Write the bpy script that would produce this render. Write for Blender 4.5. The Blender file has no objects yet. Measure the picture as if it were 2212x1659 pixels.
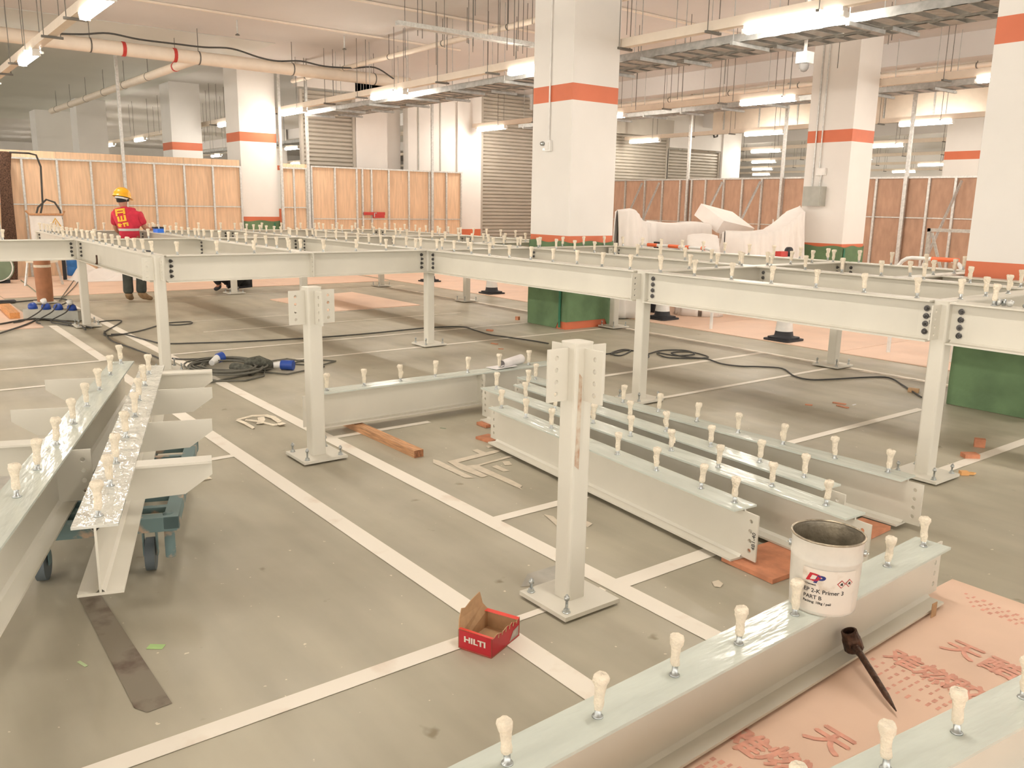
import bpy, math, random
import numpy as np
from mathutils import Vector, Matrix
random.seed(7)
PI = math.pi
SC = bpy.context.scene
COL = SC.collection

# ------------------------------------------------------------------ camera
CAM = np.array([11.9646, -2.2331, 1.65])
FPX = 1827.67
def _basis(y, p, r):
    cy, sy, cp, sp, cr, sr = math.cos(y), math.sin(y), math.cos(p), math.sin(p), math.cos(r), math.sin(r)
    f = np.array([sy*cp, cy*cp, -sp]); rt = np.array([cy, -sy, 0.0]); up = np.cross(rt, f)
    return np.array([cr*rt+sr*up, -sr*rt+cr*up, f])
RB = _basis(-0.9161, 0.2099, 0.0175)
cd = bpy.data.cameras.new('camera'); cam = bpy.data.objects.new('camera', cd); COL.objects.link(cam)
cd.sensor_width = 36.0; cd.lens = FPX/2212*36.0; cd.clip_end = 200
cam.matrix_world = Matrix([[RB[0][i], RB[1][i], -RB[2][i], CAM[i]] for i in range(3)] + [[0, 0, 0, 1]])
SC.camera = cam

# ------------------------------------------------------------------ world, exposure
w = bpy.data.worlds.new('world'); SC.world = w; w.use_nodes = True
w.node_tree.nodes['Background'].inputs[0].default_value = (1.0, 0.93, 0.85, 1)
w.node_tree.nodes['Background'].inputs[1].default_value = 2.9
SC.view_settings.view_transform = 'Standard'; SC.view_settings.look = 'None'
SC.view_settings.gamma = 1.0; SC.view_settings.use_curve_mapping = False
SC.view_settings.exposure = 0.09
LAMP_POWER = 80.0
LAMP_COL = (1.0, 0.925, 0.83, 1)
SC.cycles.max_bounces = 7; SC.cycles.diffuse_bounces = 4

# a pixel of the 2212x1659 photograph carried to a plane of the place
def ray(x, y): return RB.T @ np.array([(x-1106)/FPX, -(y-829.5)/FPX, 1.0])
def G(x, y, z=0.0):
    d = ray(x, y); q = CAM + d*(z-CAM[2])/d[2]; return (float(q[0]), float(q[1]), float(q[2]))
def onX(x, y, X):
    d = ray(x, y); q = CAM + d*(X-CAM[0])/d[0]; return tuple(float(a) for a in q)
def onY(x, y, Y):
    d = ray(x, y); q = CAM + d*(Y-CAM[1])/d[1]; return tuple(float(a) for a in q)

# ------------------------------------------------------------------ materials
def lin(c): return tuple((v/255/12.92 if v/255 <= .04045 else ((v/255+.055)/1.055)**2.4) for v in c)
def mat(name, c, rough=.6, metal=0.0, var=.08, scale=6.0, bump=0.0, bscale=60.0, c2=None, thr=None, stretch=None, alpha=None, spec=.5, emit=None):
    m = bpy.data.materials.new(name); m.use_nodes = True; nt = m.node_tree; N = nt.nodes; L = nt.links
    b = N['Principled BSDF']; c = tuple(c)
    b.inputs['Roughness'].default_value = rough; b.inputs['Metallic'].default_value = metal
    b.inputs['Specular IOR Level'].default_value = spec
    tc = N.new('ShaderNodeTexCoord'); mp = N.new('ShaderNodeMapping'); L.new(tc.outputs['Object'], mp.inputs['Vector'])
    if stretch: mp.inputs['Scale'].default_value = stretch
    nz = N.new('ShaderNodeTexNoise'); nz.inputs['Scale'].default_value = scale; nz.inputs['Detail'].default_value = 5
    L.new(mp.outputs[0], nz.inputs['Vector'])
    cr = N.new('ShaderNodeValToRGB'); e = cr.color_ramp.elements
    lo = tuple(max(0, v*(1-var)) for v in c) if c2 is None else tuple(c2); hi = tuple(min(1, v*(1+var)) for v in c) if c2 is None else c
    a0, a1 = thr or (.35, .65)
    e[0].position = a0; e[0].color = lo+(1,); e[1].position = a1; e[1].color = hi+(1,)
    L.new(nz.outputs['Fac'], cr.inputs['Fac']); L.new(cr.outputs['Color'], b.inputs['Base Color'])
    if bump:
        n2 = N.new('ShaderNodeTexNoise'); n2.inputs['Scale'].default_value = bscale; n2.inputs['Detail'].default_value = 3
        L.new(mp.outputs[0], n2.inputs['Vector'])
        bp = N.new('ShaderNodeBump'); bp.inputs['Strength'].default_value = bump; bp.inputs['Distance'].default_value = .02
        L.new(n2.outputs['Fac'], bp.inputs['Height']); L.new(bp.outputs['Normal'], b.inputs['Normal'])
    if emit:
        b.inputs['Emission Color'].default_value = emit[0]; b.inputs['Emission Strength'].default_value = emit[1]
    return m
M = {}
M['steel'] = mat('pale_painted_steel', (.69, .66, .575), .42, var=.03, scale=3)
M['film'] = mat('painted_steel_under_clear_film', (.60, .645, .585), .16, var=.05, scale=5, bump=.3, bscale=7, stretch=(.6, 3, 1))
M['foil'] = mat('crinkled_clear_wrap', (.68, .68, .62), .12, var=.06, scale=6, bump=1.0, bscale=14, stretch=(.55, 1.1, 1))
M['bolt'] = mat('dark_bolt_steel', (.13, .125, .12), .4, .7, var=.3, scale=60)
M['zinc'] = mat('zinc_plated_steel', (.50, .53, .53), .3, .85, var=.15, scale=40)
M['galv'] = mat('galvanised_steel', (.60, .60, .57), .38, .55, var=.12, scale=25)
M['tray'] = mat('galvanised_tray', (.42, .42, .40), .5, .3, var=.15, scale=12)
M['tape'] = mat('cream_masking_tape', (.86, .77, .62), .75, var=.07, scale=40, bump=.5, bscale=120)
M['white'] = mat('white_wall_paint', (.82, .79, .745), .55, var=.02, scale=1.5, spec=.3)
M['ceil'] = mat('ceiling_paint', (.66, .63, .60), .7, var=.05, scale=.35)
M['ceilgrey'] = mat('grey_ceiling_paint', (.60, .60, .55), .5, var=.04, scale=.4)
M['orange'] = mat('orange_wall_paint', (.66, .17, .075), .5, var=.04, scale=3)
M['green'] = mat('green_protection_felt', (.135, .225, .11), .75, var=.15, scale=4, bump=.3, bscale=14)
M['greentape'] = mat('dark_green_tape', (.02, .17, .09), .4)
M['ply'] = mat('light_plywood', (.76, .53, .345), .6, var=.09, scale=3, stretch=(7, 7, .7))
M['plyred'] = mat('reddish_plywood', (.50, .315, .215), .6, var=.10, scale=3, stretch=(3, 3, 1))
M['board'] = mat('pink_protection_board', (.84, .60, .455), .55, var=.05, scale=2, stretch=(1, 1, 1))
M['timber'] = mat('raw_timber', (.56, .30, .15), .7, var=.25, scale=8, stretch=(1, 12, 12), bump=.2)
M['timbend'] = mat('timber_end', (.30, .13, .06), .7, var=.4, scale=60)
M['plywedge'] = mat('reddish_ply_packer', (.58, .24, .13), .6, var=.15, scale=14)
M['shutter'] = mat('grey_roller_shutter', (.46, .42, .355), .45, .15, var=.04, scale=2)
M['beige'] = mat('painted_beige_pipe', (.82, .72, .60), .5, var=.03)
M['rod'] = mat('threaded_rod_steel', (.18, .17, .15), .5, .5)
M['red'] = mat('red_paint', (.55, .05, .04), .5)
M['boxred'] = mat('red_printed_card', (.50, .018, .03), .4, var=.06, scale=20)
M['boxredtop'] = mat('bright_red_card', (.80, .07, .05), .4, var=.05, scale=20)
M['card'] = mat('brown_cardboard', (.52, .33, .18), .8, var=.08, scale=30)
M['ink'] = mat('black_ink', (.03, .03, .03), .6)
M['labelw'] = mat('white_label', (.76, .69, .61), .5, c2=(.60, .50, .40), thr=(.28, .42), scale=16)
M['pail'] = mat('white_tin_pail', (.72, .68, .61), .3, var=.08, scale=9)
M['pailin'] = mat('stained_pail_inside', (.27, .235, .175), .35, .3, var=.5, scale=9, bump=.15, bscale=40)
M['rim'] = mat('worn_tin_rim', (.42, .36, .27), .3, .8, var=.3, scale=40)
M['rust'] = mat('rusty_tool_steel', (.085, .045, .03), .45, .5, var=.4, scale=50, bump=.3)
M['cable'] = mat('dark_rubber_cable', (.06, .058, .052), .6)
M['cable2'] = mat('dusty_grey_cable', (.13, .125, .10), .7)
M['blue'] = mat('blue_plug_plastic', (.02, .07, .36), .4)
M['black'] = mat('black_rubber', (.022, .022, .026), .6)
M['cone'] = mat('white_cone_plastic', (.80, .79, .76), .4)
M['coneo'] = mat('orange_plastic', (.85, .16, .05), .4)
M['sheet'] = mat('white_dust_sheet', (.86, .81, .76), .8, var=.02)
M['skin'] = mat('skin', (.45, .21, .13), .55)
M['shirt'] = mat('red_shirt_cloth', (.58, .025, .055), .8, var=.12, scale=9, bump=.2, bscale=20)
M['yellow'] = mat('yellow_print', (.88, .50, .03), .6)
M['reflect'] = mat('grey_reflective_band', (.55, .54, .50), .4)
M['trouser'] = mat('dark_grey_trousers', (.055, .060, .050), .85, var=.2, scale=12)
M['dark'] = mat('black_cloth', (.02, .02, .022), .85, var=.2, scale=12)
M['boot'] = mat('tan_work_boots', (.30, .19, .10), .8, var=.2, scale=14)
M['helmet'] = mat('yellow_helmet_plastic', (.85, .42, .02), .3)
M['hair'] = mat('black_hair', (.015, .013, .012), .7)
M['dolly'] = mat('chipped_teal_paint', (.13, .20, .20), .6, c2=(.42, .31, .22), thr=(.36, .44), scale=11)
M['greybox'] = mat('grey_box_enamel', (.42, .42, .37), .5)
M['paint'] = mat('worn_white_floor_paint', (.86, .80, .70), .6, c2=(.72, .60, .48), thr=(.25, .42), scale=4)
M['oldpaint'] = mat('faded_cream_floor_paint', (.68, .60, .48), .6, var=.06, scale=20)
M['scrub'] = mat('scrubbed_floor_patch', (.42, .40, .35), .55, var=.12, scale=10)
M['stain'] = mat('brown_floor_strip', (.235, .20, .15), .6, c2=(.10, .055, .035), thr=(.30, .48), scale=6)
M['print'] = mat('faded_red_print', (.78, .39, .29), .6, var=.12, scale=25)
M['lampbody'] = mat('white_batten_body', (.84, .82, .78), .45)
M['lamp'] = mat('lit_fluorescent_tube', (.9, .9, .9), .5, emit=(LAMP_COL, LAMP_POWER))
M['net'] = mat('rolled_brown_netting', (.12, .065, .04), .95, var=.5, scale=40, bump=1, bscale=60)
M['gren'] = mat('dull_green_plastic', (.20, .27, .18), .5)
M['paper'] = mat('white_drawing_paper', (.83, .80, .80), .6)
M['navy'] = mat('navy_print', (.02, .03, .18), .5)
M['spark'] = mat('lit_pilot_lens', (.9, .9, .9), .2)
# floor: grey painted concrete with soft cloudy wear and fine scratches
def floor_mat():
    m = bpy.data.materials.new('worn_grey_floor_coating'); m.use_nodes = True; nt = m.node_tree; N = nt.nodes; L = nt.links
    b = N['Principled BSDF']; b.inputs['Specular IOR Level'].default_value = .35
    g = N.new('ShaderNodeNewGeometry')
    def noise(sc, det, st=(1, 1, 1)):
        mp = N.new('ShaderNodeMapping'); mp.inputs['Scale'].default_value = st; L.new(g.outputs['Position'], mp.inputs['Vector'])
        n = N.new('ShaderNodeTexNoise'); n.inputs['Scale'].default_value = sc; n.inputs['Detail'].default_value = det; L.new(mp.outputs[0], n.inputs['Vector']); return n
    def ramp(n, p0, c0, p1, c1):
        r = N.new('ShaderNodeValToRGB'); e = r.color_ramp.elements; e[0].position = p0; e[0].color = c0+(1,); e[1].position = p1; e[1].color = c1+(1,)
        L.new(n.outputs['Fac'], r.inputs['Fac']); return r
    def mix(kind, f, a, c):
        x = N.new('ShaderNodeMix'); x.data_type = 'RGBA'; x.blend_type = kind; x.inputs['Factor'].default_value = f
        L.new(a, x.inputs['A']); L.new(c, x.inputs['B']); return x.outputs['Result']
    a = ramp(noise(.9, 6), .3, (.37, .335, .255), .7, (.515, .475, .37))
    s = ramp(noise(1.6, 4, (.5, 3, 1)), .3, (.86, .86, .86), .68, (1.03, 1.03, 1.03))
    o = mix('MULTIPLY', 1, a.outputs[0], s.outputs[0])
    p = ramp(noise(26, 2), .735, (0, 0, 0), .76, (.28, .26, .22))
    o = mix('ADD', 1, o, p.outputs[0])
    d = ramp(noise(5.5, 3), .24, (.62, .58, .5), .30, (1, 1, 1))
    o = mix('MULTIPLY', 1, o, d.outputs[0])
    L.new(o, b.inputs['Base Color'])
    rr = ramp(noise(2.2, 4), .3, (.36,)*3, .7, (.6,)*3); L.new(rr.outputs[0], b.inputs['Roughness'])
    return m
M['floor'] = floor_mat()

# ------------------------------------------------------------------ mesh helper
class MB:
    def __init__(s): s.v = []; s.f = []; s.mi = []; s.sm = []
    def add(s, vs, fs, mi=0, smooth=False):
        o = len(s.v); s.v += [tuple(map(float, p)) for p in vs]
        for f in fs: s.f.append(tuple(i+o for i in f)); s.mi.append(mi); s.sm.append(smooth)
        return s
    def box(s, x0, x1, y0, y1, z0, z1, mi=0, M4=None):
        vs = [(x, y, z) for z in (z0, z1) for x, y in ((x0, y0), (x1, y0), (x1, y1), (x0, y1))]
        if M4 is not None: vs = [M4 @ Vector(p) for p in vs]
        return s.add(vs, [(3, 2, 1, 0), (4, 5, 6, 7), (0, 1, 5, 4), (1, 2, 6, 5), (2, 3, 7, 6), (3, 0, 4, 7)], mi)
    def bar(s, a, b, wd, ht, mi=0, up=(0, 0, 1)):
        a = Vector(a); b = Vector(b); d = (b-a); L = d.length; d.normalize(); u = Vector(up)
        if abs(d.dot(u)) > .98: u = Vector((1, 0, 0))
        r = d.cross(u).normalized(); u = r.cross(d)
        m = Matrix([[d[i], r[i], u[i], a[i]] for i in range(3)]+[[0, 0, 0, 1]])
        return s.box(0, L, -wd/2, wd/2, -ht/2, ht/2, mi, m)
    def prism(s, poly, a, b, plane='xy', mi=0):
        f = {'xy': lambda p, t: (p[0], p[1], t), 'xz': lambda p, t: (p[0], t, p[1]), 'yz': lambda p, t: (t, p[0], p[1])}[plane]
        n = len(poly); vs = [f(p, a) for p in poly]+[f(p, b) for p in poly]
        fs = [tuple(range(n)), tuple(range(2*n-1, n-1, -1))]+[(i, i+n, (i+1) % n+n, (i+1) % n) for i in range(n)]
        return s.add(vs, fs, mi)
    def tube(s, pts, r, n=8, mi=0, cap=True):
        pts = [Vector(p) for p in pts]; rings = []; u = None
        for i, p in enumerate(pts):
            d = (pts[min(i+1, len(pts)-1)]-pts[max(i-1, 0)]).normalized()
            if u is None: u = Vector((0, 0, 1)) if abs(d.z) < .9 else Vector((1, 0, 0))
            rr = d.cross(u).normalized(); u = rr.cross(d).normalized()
            ra = r[i] if isinstance(r, (list, tuple)) else r
            rings.append([p+rr*(ra*math.cos(2*PI*k/n))+u*(ra*math.sin(2*PI*k/n)) for k in range(n)])
        vs = [q for ring in rings for q in ring]; fs = []
        for i in range(len(pts)-1):
            for k in range(n): fs.append((i*n+k, i*n+(k+1) % n, (i+1)*n+(k+1) % n, (i+1)*n+k))
        s.add(vs, fs, mi, n > 6)
        if cap: s.add(rings[0], [tuple(range(n-1, -1, -1))], mi); s.add(rings[-1], [tuple(range(n))], mi)
        return s
    def lathe(s, prof, n=24, mi=0, c=(0, 0, 0), smooth=True, jit=0):
        vs = []; fs = []
        for r, z in prof:
            for k in range(n):
                a = 2*PI*k/n; q = r*(1+random.uniform(-jit, jit)); vs.append((c[0]+q*math.cos(a), c[1]+q*math.sin(a), c[2]+z))
        for i in range(len(prof)-1):
            for k in range(n): fs.append((i*n+k, i*n+(k+1) % n, (i+1)*n+(k+1) % n, (i+1)*n+k))
        s.add(vs, fs, mi, smooth)
        return s
    def disc(s, r, z, n=24, mi=0, c=(0, 0), up=True):
        vs = [(c[0]+r*math.cos(2*PI*k/n), c[1]+r*math.sin(2*PI*k/n), z) for k in range(n)]
        return s.add(vs, [tuple(range(n)) if up else tuple(range(n-1, -1, -1))], mi)
    def build(s, name, mats, parent=None, loc=None, rot=None):
        me = bpy.data.meshes.new(name); me.from_pydata(s.v, [], s.f)
        for m in (mats if isinstance(mats, (list, tuple)) else [mats]): me.materials.append(M[m] if isinstance(m, str) else m)
        me.polygons.foreach_set('material_index', s.mi); me.polygons.foreach_set('use_smooth', s.sm); me.update()
        o = bpy.data.objects.new(name, me); COL.objects.link(o)
        if parent is not None: o.parent = parent
        if loc is not None: o.location = loc
        if rot is not None: o.rotation_euler = rot if isinstance(rot, tuple) else (0, 0, rot)
        return o
def tag(o, label=None, cat=None, group=None, kind=None):
    if label: o['label'] = label
    if cat: o['category'] = cat
    if group: o['group'] = group
    if kind: o['kind'] = kind
    return o
def thing(name, label, cat, loc=(0, 0, 0), rz=0, group=None):
    o = bpy.data.objects.new(name, None); COL.objects.link(o); o.location = loc; o.rotation_euler = (0, 0, rz)
    return tag(o, label, cat, group)
KIDS = {}
def copy_tree(o, parent=None, top=True):
    c = o.copy(); COL.objects.link(c); c.parent = parent
    for ch in [x for x in bpy.data.objects if x.parent is o]: copy_tree(ch, c, False)
    return c
def struct(o): o['kind'] = 'structure'; return o
def text_mesh(body, size, extrude=0.0, align='CENTER', shear=0.0, fat=0.0):
    cu = bpy.data.curves.new('lettering', 'FONT'); cu.body = body; cu.size = size; cu.extrude = extrude; cu.align_x = align; cu.align_y = 'CENTER'; cu.shear = shear
    cu.resolution_u = 3; cu.offset = fat
    ob = bpy.data.objects.new('lettering', cu); COL.objects.link(ob); bpy.context.view_layer.update()
    me = bpy.data.meshes.new_from_object(ob.evaluated_get(bpy.context.evaluated_depsgraph_get()))
    bpy.data.objects.remove(ob); return me
def lettering(name, body, size, m, parent, mw, extrude=.0006, align='CENTER', shear=0.0, sx=1.0, bold=0):
    me = text_mesh(body, size, extrude, align, shear, bold); me.materials.clear(); me.materials.append(M[m])
    for v in me.vertices: v.co.x *= sx
    o = bpy.data.objects.new(name, me); COL.objects.link(o); o.parent = parent; o.matrix_local = mw; return o
def frame(xd, yd, p):
    x = Vector(xd).normalized(); y = Vector(yd).normalized(); z = x.cross(y).normalized()
    return Matrix([[x[i], y[i], z[i], p[i]] for i in range(3)]+[[0, 0, 0, 1]])

# ================================================================== SETTING
CZ = 4.78
struct(MB().box(-48, 24, -20, 46, -.15, 0).build('floor', 'floor'))
struct(MB().box(-48, 24, -20, 46, CZ, CZ+.2).build('ceiling', 'ceil'))
struct(MB().box(-48.2, -48, -20, 46, 0, CZ).build('wall_left', 'white'))
struct(MB().box(-48, 24, 46, 46.2, 0, CZ).build('wall_back', 'white'))
# slight drop panels of the ceiling left of the long pipe
mb = MB()
mb.box(-30, -5.6, -12, 5.0, CZ-.015, CZ-.001)
struct(mb.build('ceiling_drop', 'ceilgrey'))
# seams and surface conduits on the soffit
mb = MB()
for x0, y0, x1, y1 in ((-3.2, -2.2, -3.6, 8.2), (-.8, -3, -1.1, 9.2), (1.6, -3, 1.3, 12)):
    mb.bar((x0, y0, CZ-.02), (x1, y1, CZ-.02), .05, .03)
struct(mb.build('ceiling_conduits', 'beige'))

def pillar(n, x0, x1, y0, y1, wrap=None, b0=2.965, b1=3.172, dado=1.245, white='white', orange='orange'):
    z = [0, dado, b0, b1, CZ]; c = MB(); e = .0
    for i, mi in ((0, 1), (1, 0), (2, 1), (3, 0)): c.box(x0, x1, y0, y1, z[i], z[i+1], mi)
    struct(c.build('wall_pillar_%d' % n, [white, orange]))
# pillars (near corner toward the camera is the x1,y0 corner)
pillar(1, 2.62, 3.42, 5.22, 6.02)
pillar(2, 8.56, 9.40, 5.20, 6.02)
pillar(3, 2.98, 3.82, 11.0, 11.66, b0=2.757, b1=2.955, dado=1.075)
pillar(4, -8.9, -8.02, 5.05, 5.93)
pillar(5, -14.1, -13.2, 5.02, 5.85)
pillar(6, -20.6, -19.6, 3.9, 4.8, orange='white')
pillar(7, -26.0, -24.8, 3.5, 4.7, orange='white')
for i, (x, y) in enumerate(((-1.2, 24.5), (3.2, 24.5), (-3.5, 31), (2.4, 31), (-20, 13), (-27, 13), (-14.6, 20), (-36, 6), (.4, 33.5), (-5.0, 38), (4.6, 30), (.6, 20.6), (7.2, 22))):
    pillar(8+i, x, x+.9, y, y+.8)

# green felt wraps around the pillar feet
def wrap(x0, x1, y0, y1, z1, label, tapes, tear=False):
    t = thing('protection_wrap', label, 'protective wrap', ((x0+x1)/2, (y0+y1)/2, 0))
    cx, cy = (x0+x1)/2, (y0+y1)/2; e = .012; n = 16
    per = []
    for (ax, ay), (bx, by) in (((x0-e, y0-e), (x1+e, y0-e)), ((x1+e, y0-e), (x1+e, y1+e)), ((x1+e, y1+e), (x0-e, y1+e)), ((x0-e, y1+e), (x0-e, y0-e))):
        for k in range(n): per.append((ax+(bx-ax)*k/n, ay+(by-ay)*k/n))
    vs = []; m = len(per); H = 8
    for j in range(H+1):
        for i, (px, py) in enumerate(per):
            b = .0035*math.sin(i*1.3+j*.9)*math.sin(j*.8); lift = .10 if (tear and j == 0 and n*.75 < i < n*1.9) else 0
            top = z1+(.014*math.sin(i*.6) if j == H else 0)
            z = lift+(top-lift)*j/H if j else .003+lift
            d = Vector((px-cx, py-cy)).normalized(); vs.append((px-cx+d.x*b, py-cy+d.y*b, z))
    fs = [(j*m+i, j*m+(i+1) % m, (j+1)*m+(i+1) % m, (j+1)*m+i) for j in range(H) for i in range(m)]
    MB().add(vs, fs, 0, True).build('felt', 'green', t)
    for k, (px, py, z0, zz, fx) in enumerate(tapes):
        q = MB()
        if fx == 'y': q.box(px-cx-.02, px-cx+.02, y0-e-.022-cy, y0-e-.014-cy, z0, zz)
        else: q.box(x1+e+.014-cx, x1+e+.022-cx, py-cy-.02, py-cy+.02, z0, zz)
        q.build('tape', 'greentape', t)
    return t
w1 = wrap(2.62, 3.42, 5.22, 6.02, 1.165, 'green felt wrap with lifted bottom edge around the central pillar', [(3.32, 0, .02, .95, 'y'), (3.42, 5.3, .9, 1.15, 'x')], True)
w2 = wrap(8.56, 9.40, 5.20, 6.02, 1.10, 'green felt wrap around the foot of the rightmost pillar', [(9.31, 0, .02, 1.1, 'y')])
w3 = wrap(2.98, 3.82, 11.0, 11.66, 1.03, 'green felt wrap around the foot of the pillar carrying the grey box', [(3.8, 11.05, .1, 1.0, 'x')])
w4 = wrap(-8.9, -8.02, 5.05, 5.93, 1.15, 'green felt wrap at the pillar between the left hoardings', [(-8.1, 5.8, .1, 1.1, 'x')])

# far wall with roller shutters, along x = -8.35
XW = -8.35
mb = MB(); mb.box(XW-.25, XW, 8.2, 9.1, 0, CZ, 0); mb.box(XW-.7, XW-.45, 9.1, 9.75, 0, CZ, 0); mb.box(XW-.3, XW-.04, 9.75, 11.3, 0, CZ, 0)
for yy in (10.05, 10.75): mb.box(XW-.04, XW-.025, yy, yy+.03, 1.5, CZ-.2, 1)
mb.box(XW-.25, XW+.02, 11.3, 12.1, .92, CZ, 0); mb.box(XW-.25, XW+.03, 11.3, 12.1, 0, .92, 2)
mb.box(XW-.25, XW, 19.9, 22.6, 3.6, CZ, 0); mb.box(XW-.25, XW+.05, 22.6, 23.6, 0, CZ, 0)
mb.box(XW-.25, XW, 6.65, 12.1, 4.35, CZ, 0); mb.box(XW-.25, XW, 17, 19.9, 4.4, CZ, 0)
struct(mb.build('wall_shutters', ['white', 'greybox', 'orange']))
def shutter(y0, y1, z1, label, box=False):
    t = thing('roller_shutter', label, 'roller shutter', (XW-.1, (y0+y1)/2, 0)); h = (y1-y0)/2; q = MB(); k = 0; z = 0
    while z < z1-.01:
        zz = min(z+.1, z1); q.add([(0, -h, z), (0, h, z), (.035, h, z+.03), (.035, -h, z+.03), (.035, -h, zz-.02), (.035, h, zz-.02), (0, h, zz), (0, -h, zz)],
              [(0, 1, 2, 3), (3, 2, 5, 4), (4, 5, 6, 7)]); z = zz
    q.build('curtain', 'shutter', t)
    MB().box(-.03, .08, -h-.07, -h, 0, z1).build('guide_rail', 'shutter', t); MB().box(-.03, .08, h, h+.07, 0, z1).build('guide_rail', 'shutter', t)
    if box: MB().box(-.2, .28, -h-.05, h+.05, z1, z1+.55).build('shutter_box', 'shutter', t)
shutter(6.78, 8.12, 4.3, 'grey roller shutter behind the hoarding left of the white wall panels')
shutter(12.2, 16.9, 4.7, 'tall grey roller shutter left of the central pillar beside the orange dado')
shutter(17.05, 19.8, 3.9, 'grey roller shutter with a roller box right of the central pillar', True)
shutter(19.9, 22.5, 3.55, 'wide grey roller shutter below the alarm bell, right of the boxed one')

# ------------------------------------------------------------------ floor marking, stains
mb = MB()
def fl(x0, x1, y0, y1, mi=0, z=.0025): mb.add([(x0, y0, z), (x1, y0, z), (x1, y1, z), (x0, y1, z)], [(0, 1, 2, 3)], mi)
W2 = .05
fl(-.3, 2.65, -.40, -.30); fl(3.4, 10.32, -.44, -.34); fl(-2.9, 10.32, .215, .315)
fl(2.60, 2.67, -1.7, -.40); fl(3.61, 3.67, -1.9, -.80); fl(2.60, 2.66, .315, 5.2); fl(3.58, 3.64, 1.1, 5.7)
fl(6.60, 6.66, -.62, -.44); fl(5.98, 6.05, .95, 6.0); fl(6.98, 7.04, 3.0, 5.9); fl(6.56, 6.62, .315, 1.1)
fl(8.50, 8.57, .315, .95); fl(8.49, 8.56, 2.85, 4.8); fl(9.46, 9.54, -2.1, -.44); fl(9.44, 9.53, .315, 1.05); fl(9.45, 9.53, 3.2, 4.6); fl(9.46, 9.50, -.34, .2)
fl(1.2, 1.24, 1.1, 5.0); fl(.18, .21, 1.2, 5.2); fl(-2.9, -2.85, .3, 6.4)
fl(.2, 8.4, 6.02, 6.06)
def poly(pts, mi, z=.003):
    q = [G(x, y)[:2]+(z,) for x, y in pts]; mb.add(q, [tuple(range(len(q)))], mi)
def z4(p): return (940+p[0]*240/2212, 920+p[1]*180/1659)
for P in ([(240, 715), (880, 560), (730, 490), (840, 470), (1010, 535), (1240, 480), (1320, 500), (1220, 545), (460, 735), (620, 800), (860, 775), (1480, 600), (1560, 620), (880, 800), (1530, 1090), (1740, 1200), (1690, 1235), (1740, 1280), (1240, 1060), (1100, 1000), (700, 835), (1050, 1000), (930, 1035), (500, 870)],
          [(-40, 670), (80, 700), (770, 1040), (600, 1045), (-40, 745)], [(1005, 405), (1070, 398), (1150, 430), (1060, 450)],
          [(1335, 715), (1475, 710), (1535, 780), (1390, 795)], [(1130, 820), (1220, 785), (1480, 900), (1360, 920)]):
    poly([z4(p) for p in P][::-1], 1)
poly([(1175, 1112), (1195, 1116), (1215, 1135), (1204, 1138)][::-1], 1); poly([(1262, 1124), (1280, 1132), (1270, 1140), (1258, 1134)][::-1], 1)
poly([(1537, 1258), (1552, 1254), (1562, 1262), (1556, 1270), (1543, 1268)][::-1], 1)
poly([(165, 1282), (215, 1282), (372, 1520), (318, 1540), (290, 1530)][::-1], 3, .0022)
poly([(0, 1000), (60, 990), (90, 1040), (0, 1100)][::-1], 2, .0018)
poly([(1205, 1262), (1125, 1268), (1140, 1240), (1200, 1222)][::-1], 2, .0018)
# ragged white cement line along the far columns
px = 735
for k in range(60):
    x = -2.8+k*.19; r = random.uniform(.02, .07)
    mb.add([(x, 5.98-r, .002), (x+.16, 5.98-random.uniform(.02, .06), .002), (x+.19, 5.98+r, .002), (x+.02, 5.98+random.uniform(.02, .08), .002)], [(0, 1, 2, 3)], 1)
struct(mb.build('floor_markings', ['paint', 'oldpaint', 'scrub', 'stain']))

# ================================================================== STEEL FRAME
D, FW, TF, TW = .256, .148, .010, .008
def stud_mesh(seed):
    rnd = random.Random(seed); n = 12; q = MB(); q.lathe([(.0, 0), (.0165, 0), (.015, .004), (.0092, .006), (.0092, .036)], n, 0)
    prof = [(.0095, .020+.012*rnd.random()), (.0120, .034), (.0128, .045), (.0120, .06), (.0125, .075), (.0142, .09), (.0172, .101), (.0198, .109), (.0195, .121), (.016, .126), (0, .127)]
    vs = []; lean = (rnd.uniform(-.006, .006), rnd.uniform(-.006, .006))
    for r, z in prof:
        for k in range(n):
            a = 2*PI*k/n; rr = 1.12*r*(1+rnd.uniform(-.13, .13)); vs.append((rr*math.cos(a)+lean[0]*z/.12, rr*math.sin(a)+lean[1]*z/.12, z+rnd.uniform(-.0015, .0015)))
    fs = [(i*n+k, i*n+(k+1) % n, (i+1)*n+(k+1) % n, (i+1)*n+k) for i in range(len(prof)-1) for k in range(n)]
    q.add(vs, fs, 1, True)
    if seed % 3 == 0:   # a loose flap of tape
        q.add([(.012, 0, .05), (.013, .004, .095), (.024, .006, .07), (.021, .002, .045)], [(0, 1, 2, 3), (3, 2, 1, 0)], 1)
    me = q.build('stud', ['zinc', 'tape']); d = me.data; bpy.data.objects.remove(me); return d
STUD = [stud_mesh(i) for i in range(8)]
def hexbolt():
    q = MB(); q.lathe([(.0, 0), (.019, 0), (.019, .003), (.0, .003)], 14, 0, smooth=False)
    q.lathe([(.0165, .003), (.0165, .014), (.0, .014)], 6, 0, smooth=False); q.lathe([(.008, .014), (.008, .026), (0, .026)], 8, 0)
    o = q.build('bolt', 'bolt'); d = o.data; bpy.data.objects.remove(o); return d
BOLT = hexbolt()
def inst(data, name, parent, loc, rot=(0, 0, 0), s=1.0):
    o = bpy.data.objects.new(name, data); COL.objects.link(o); o.parent = parent; o.location = loc; o.rotation_euler = rot
    if s != 1: o.scale = (s, s, s)
    return o
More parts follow.
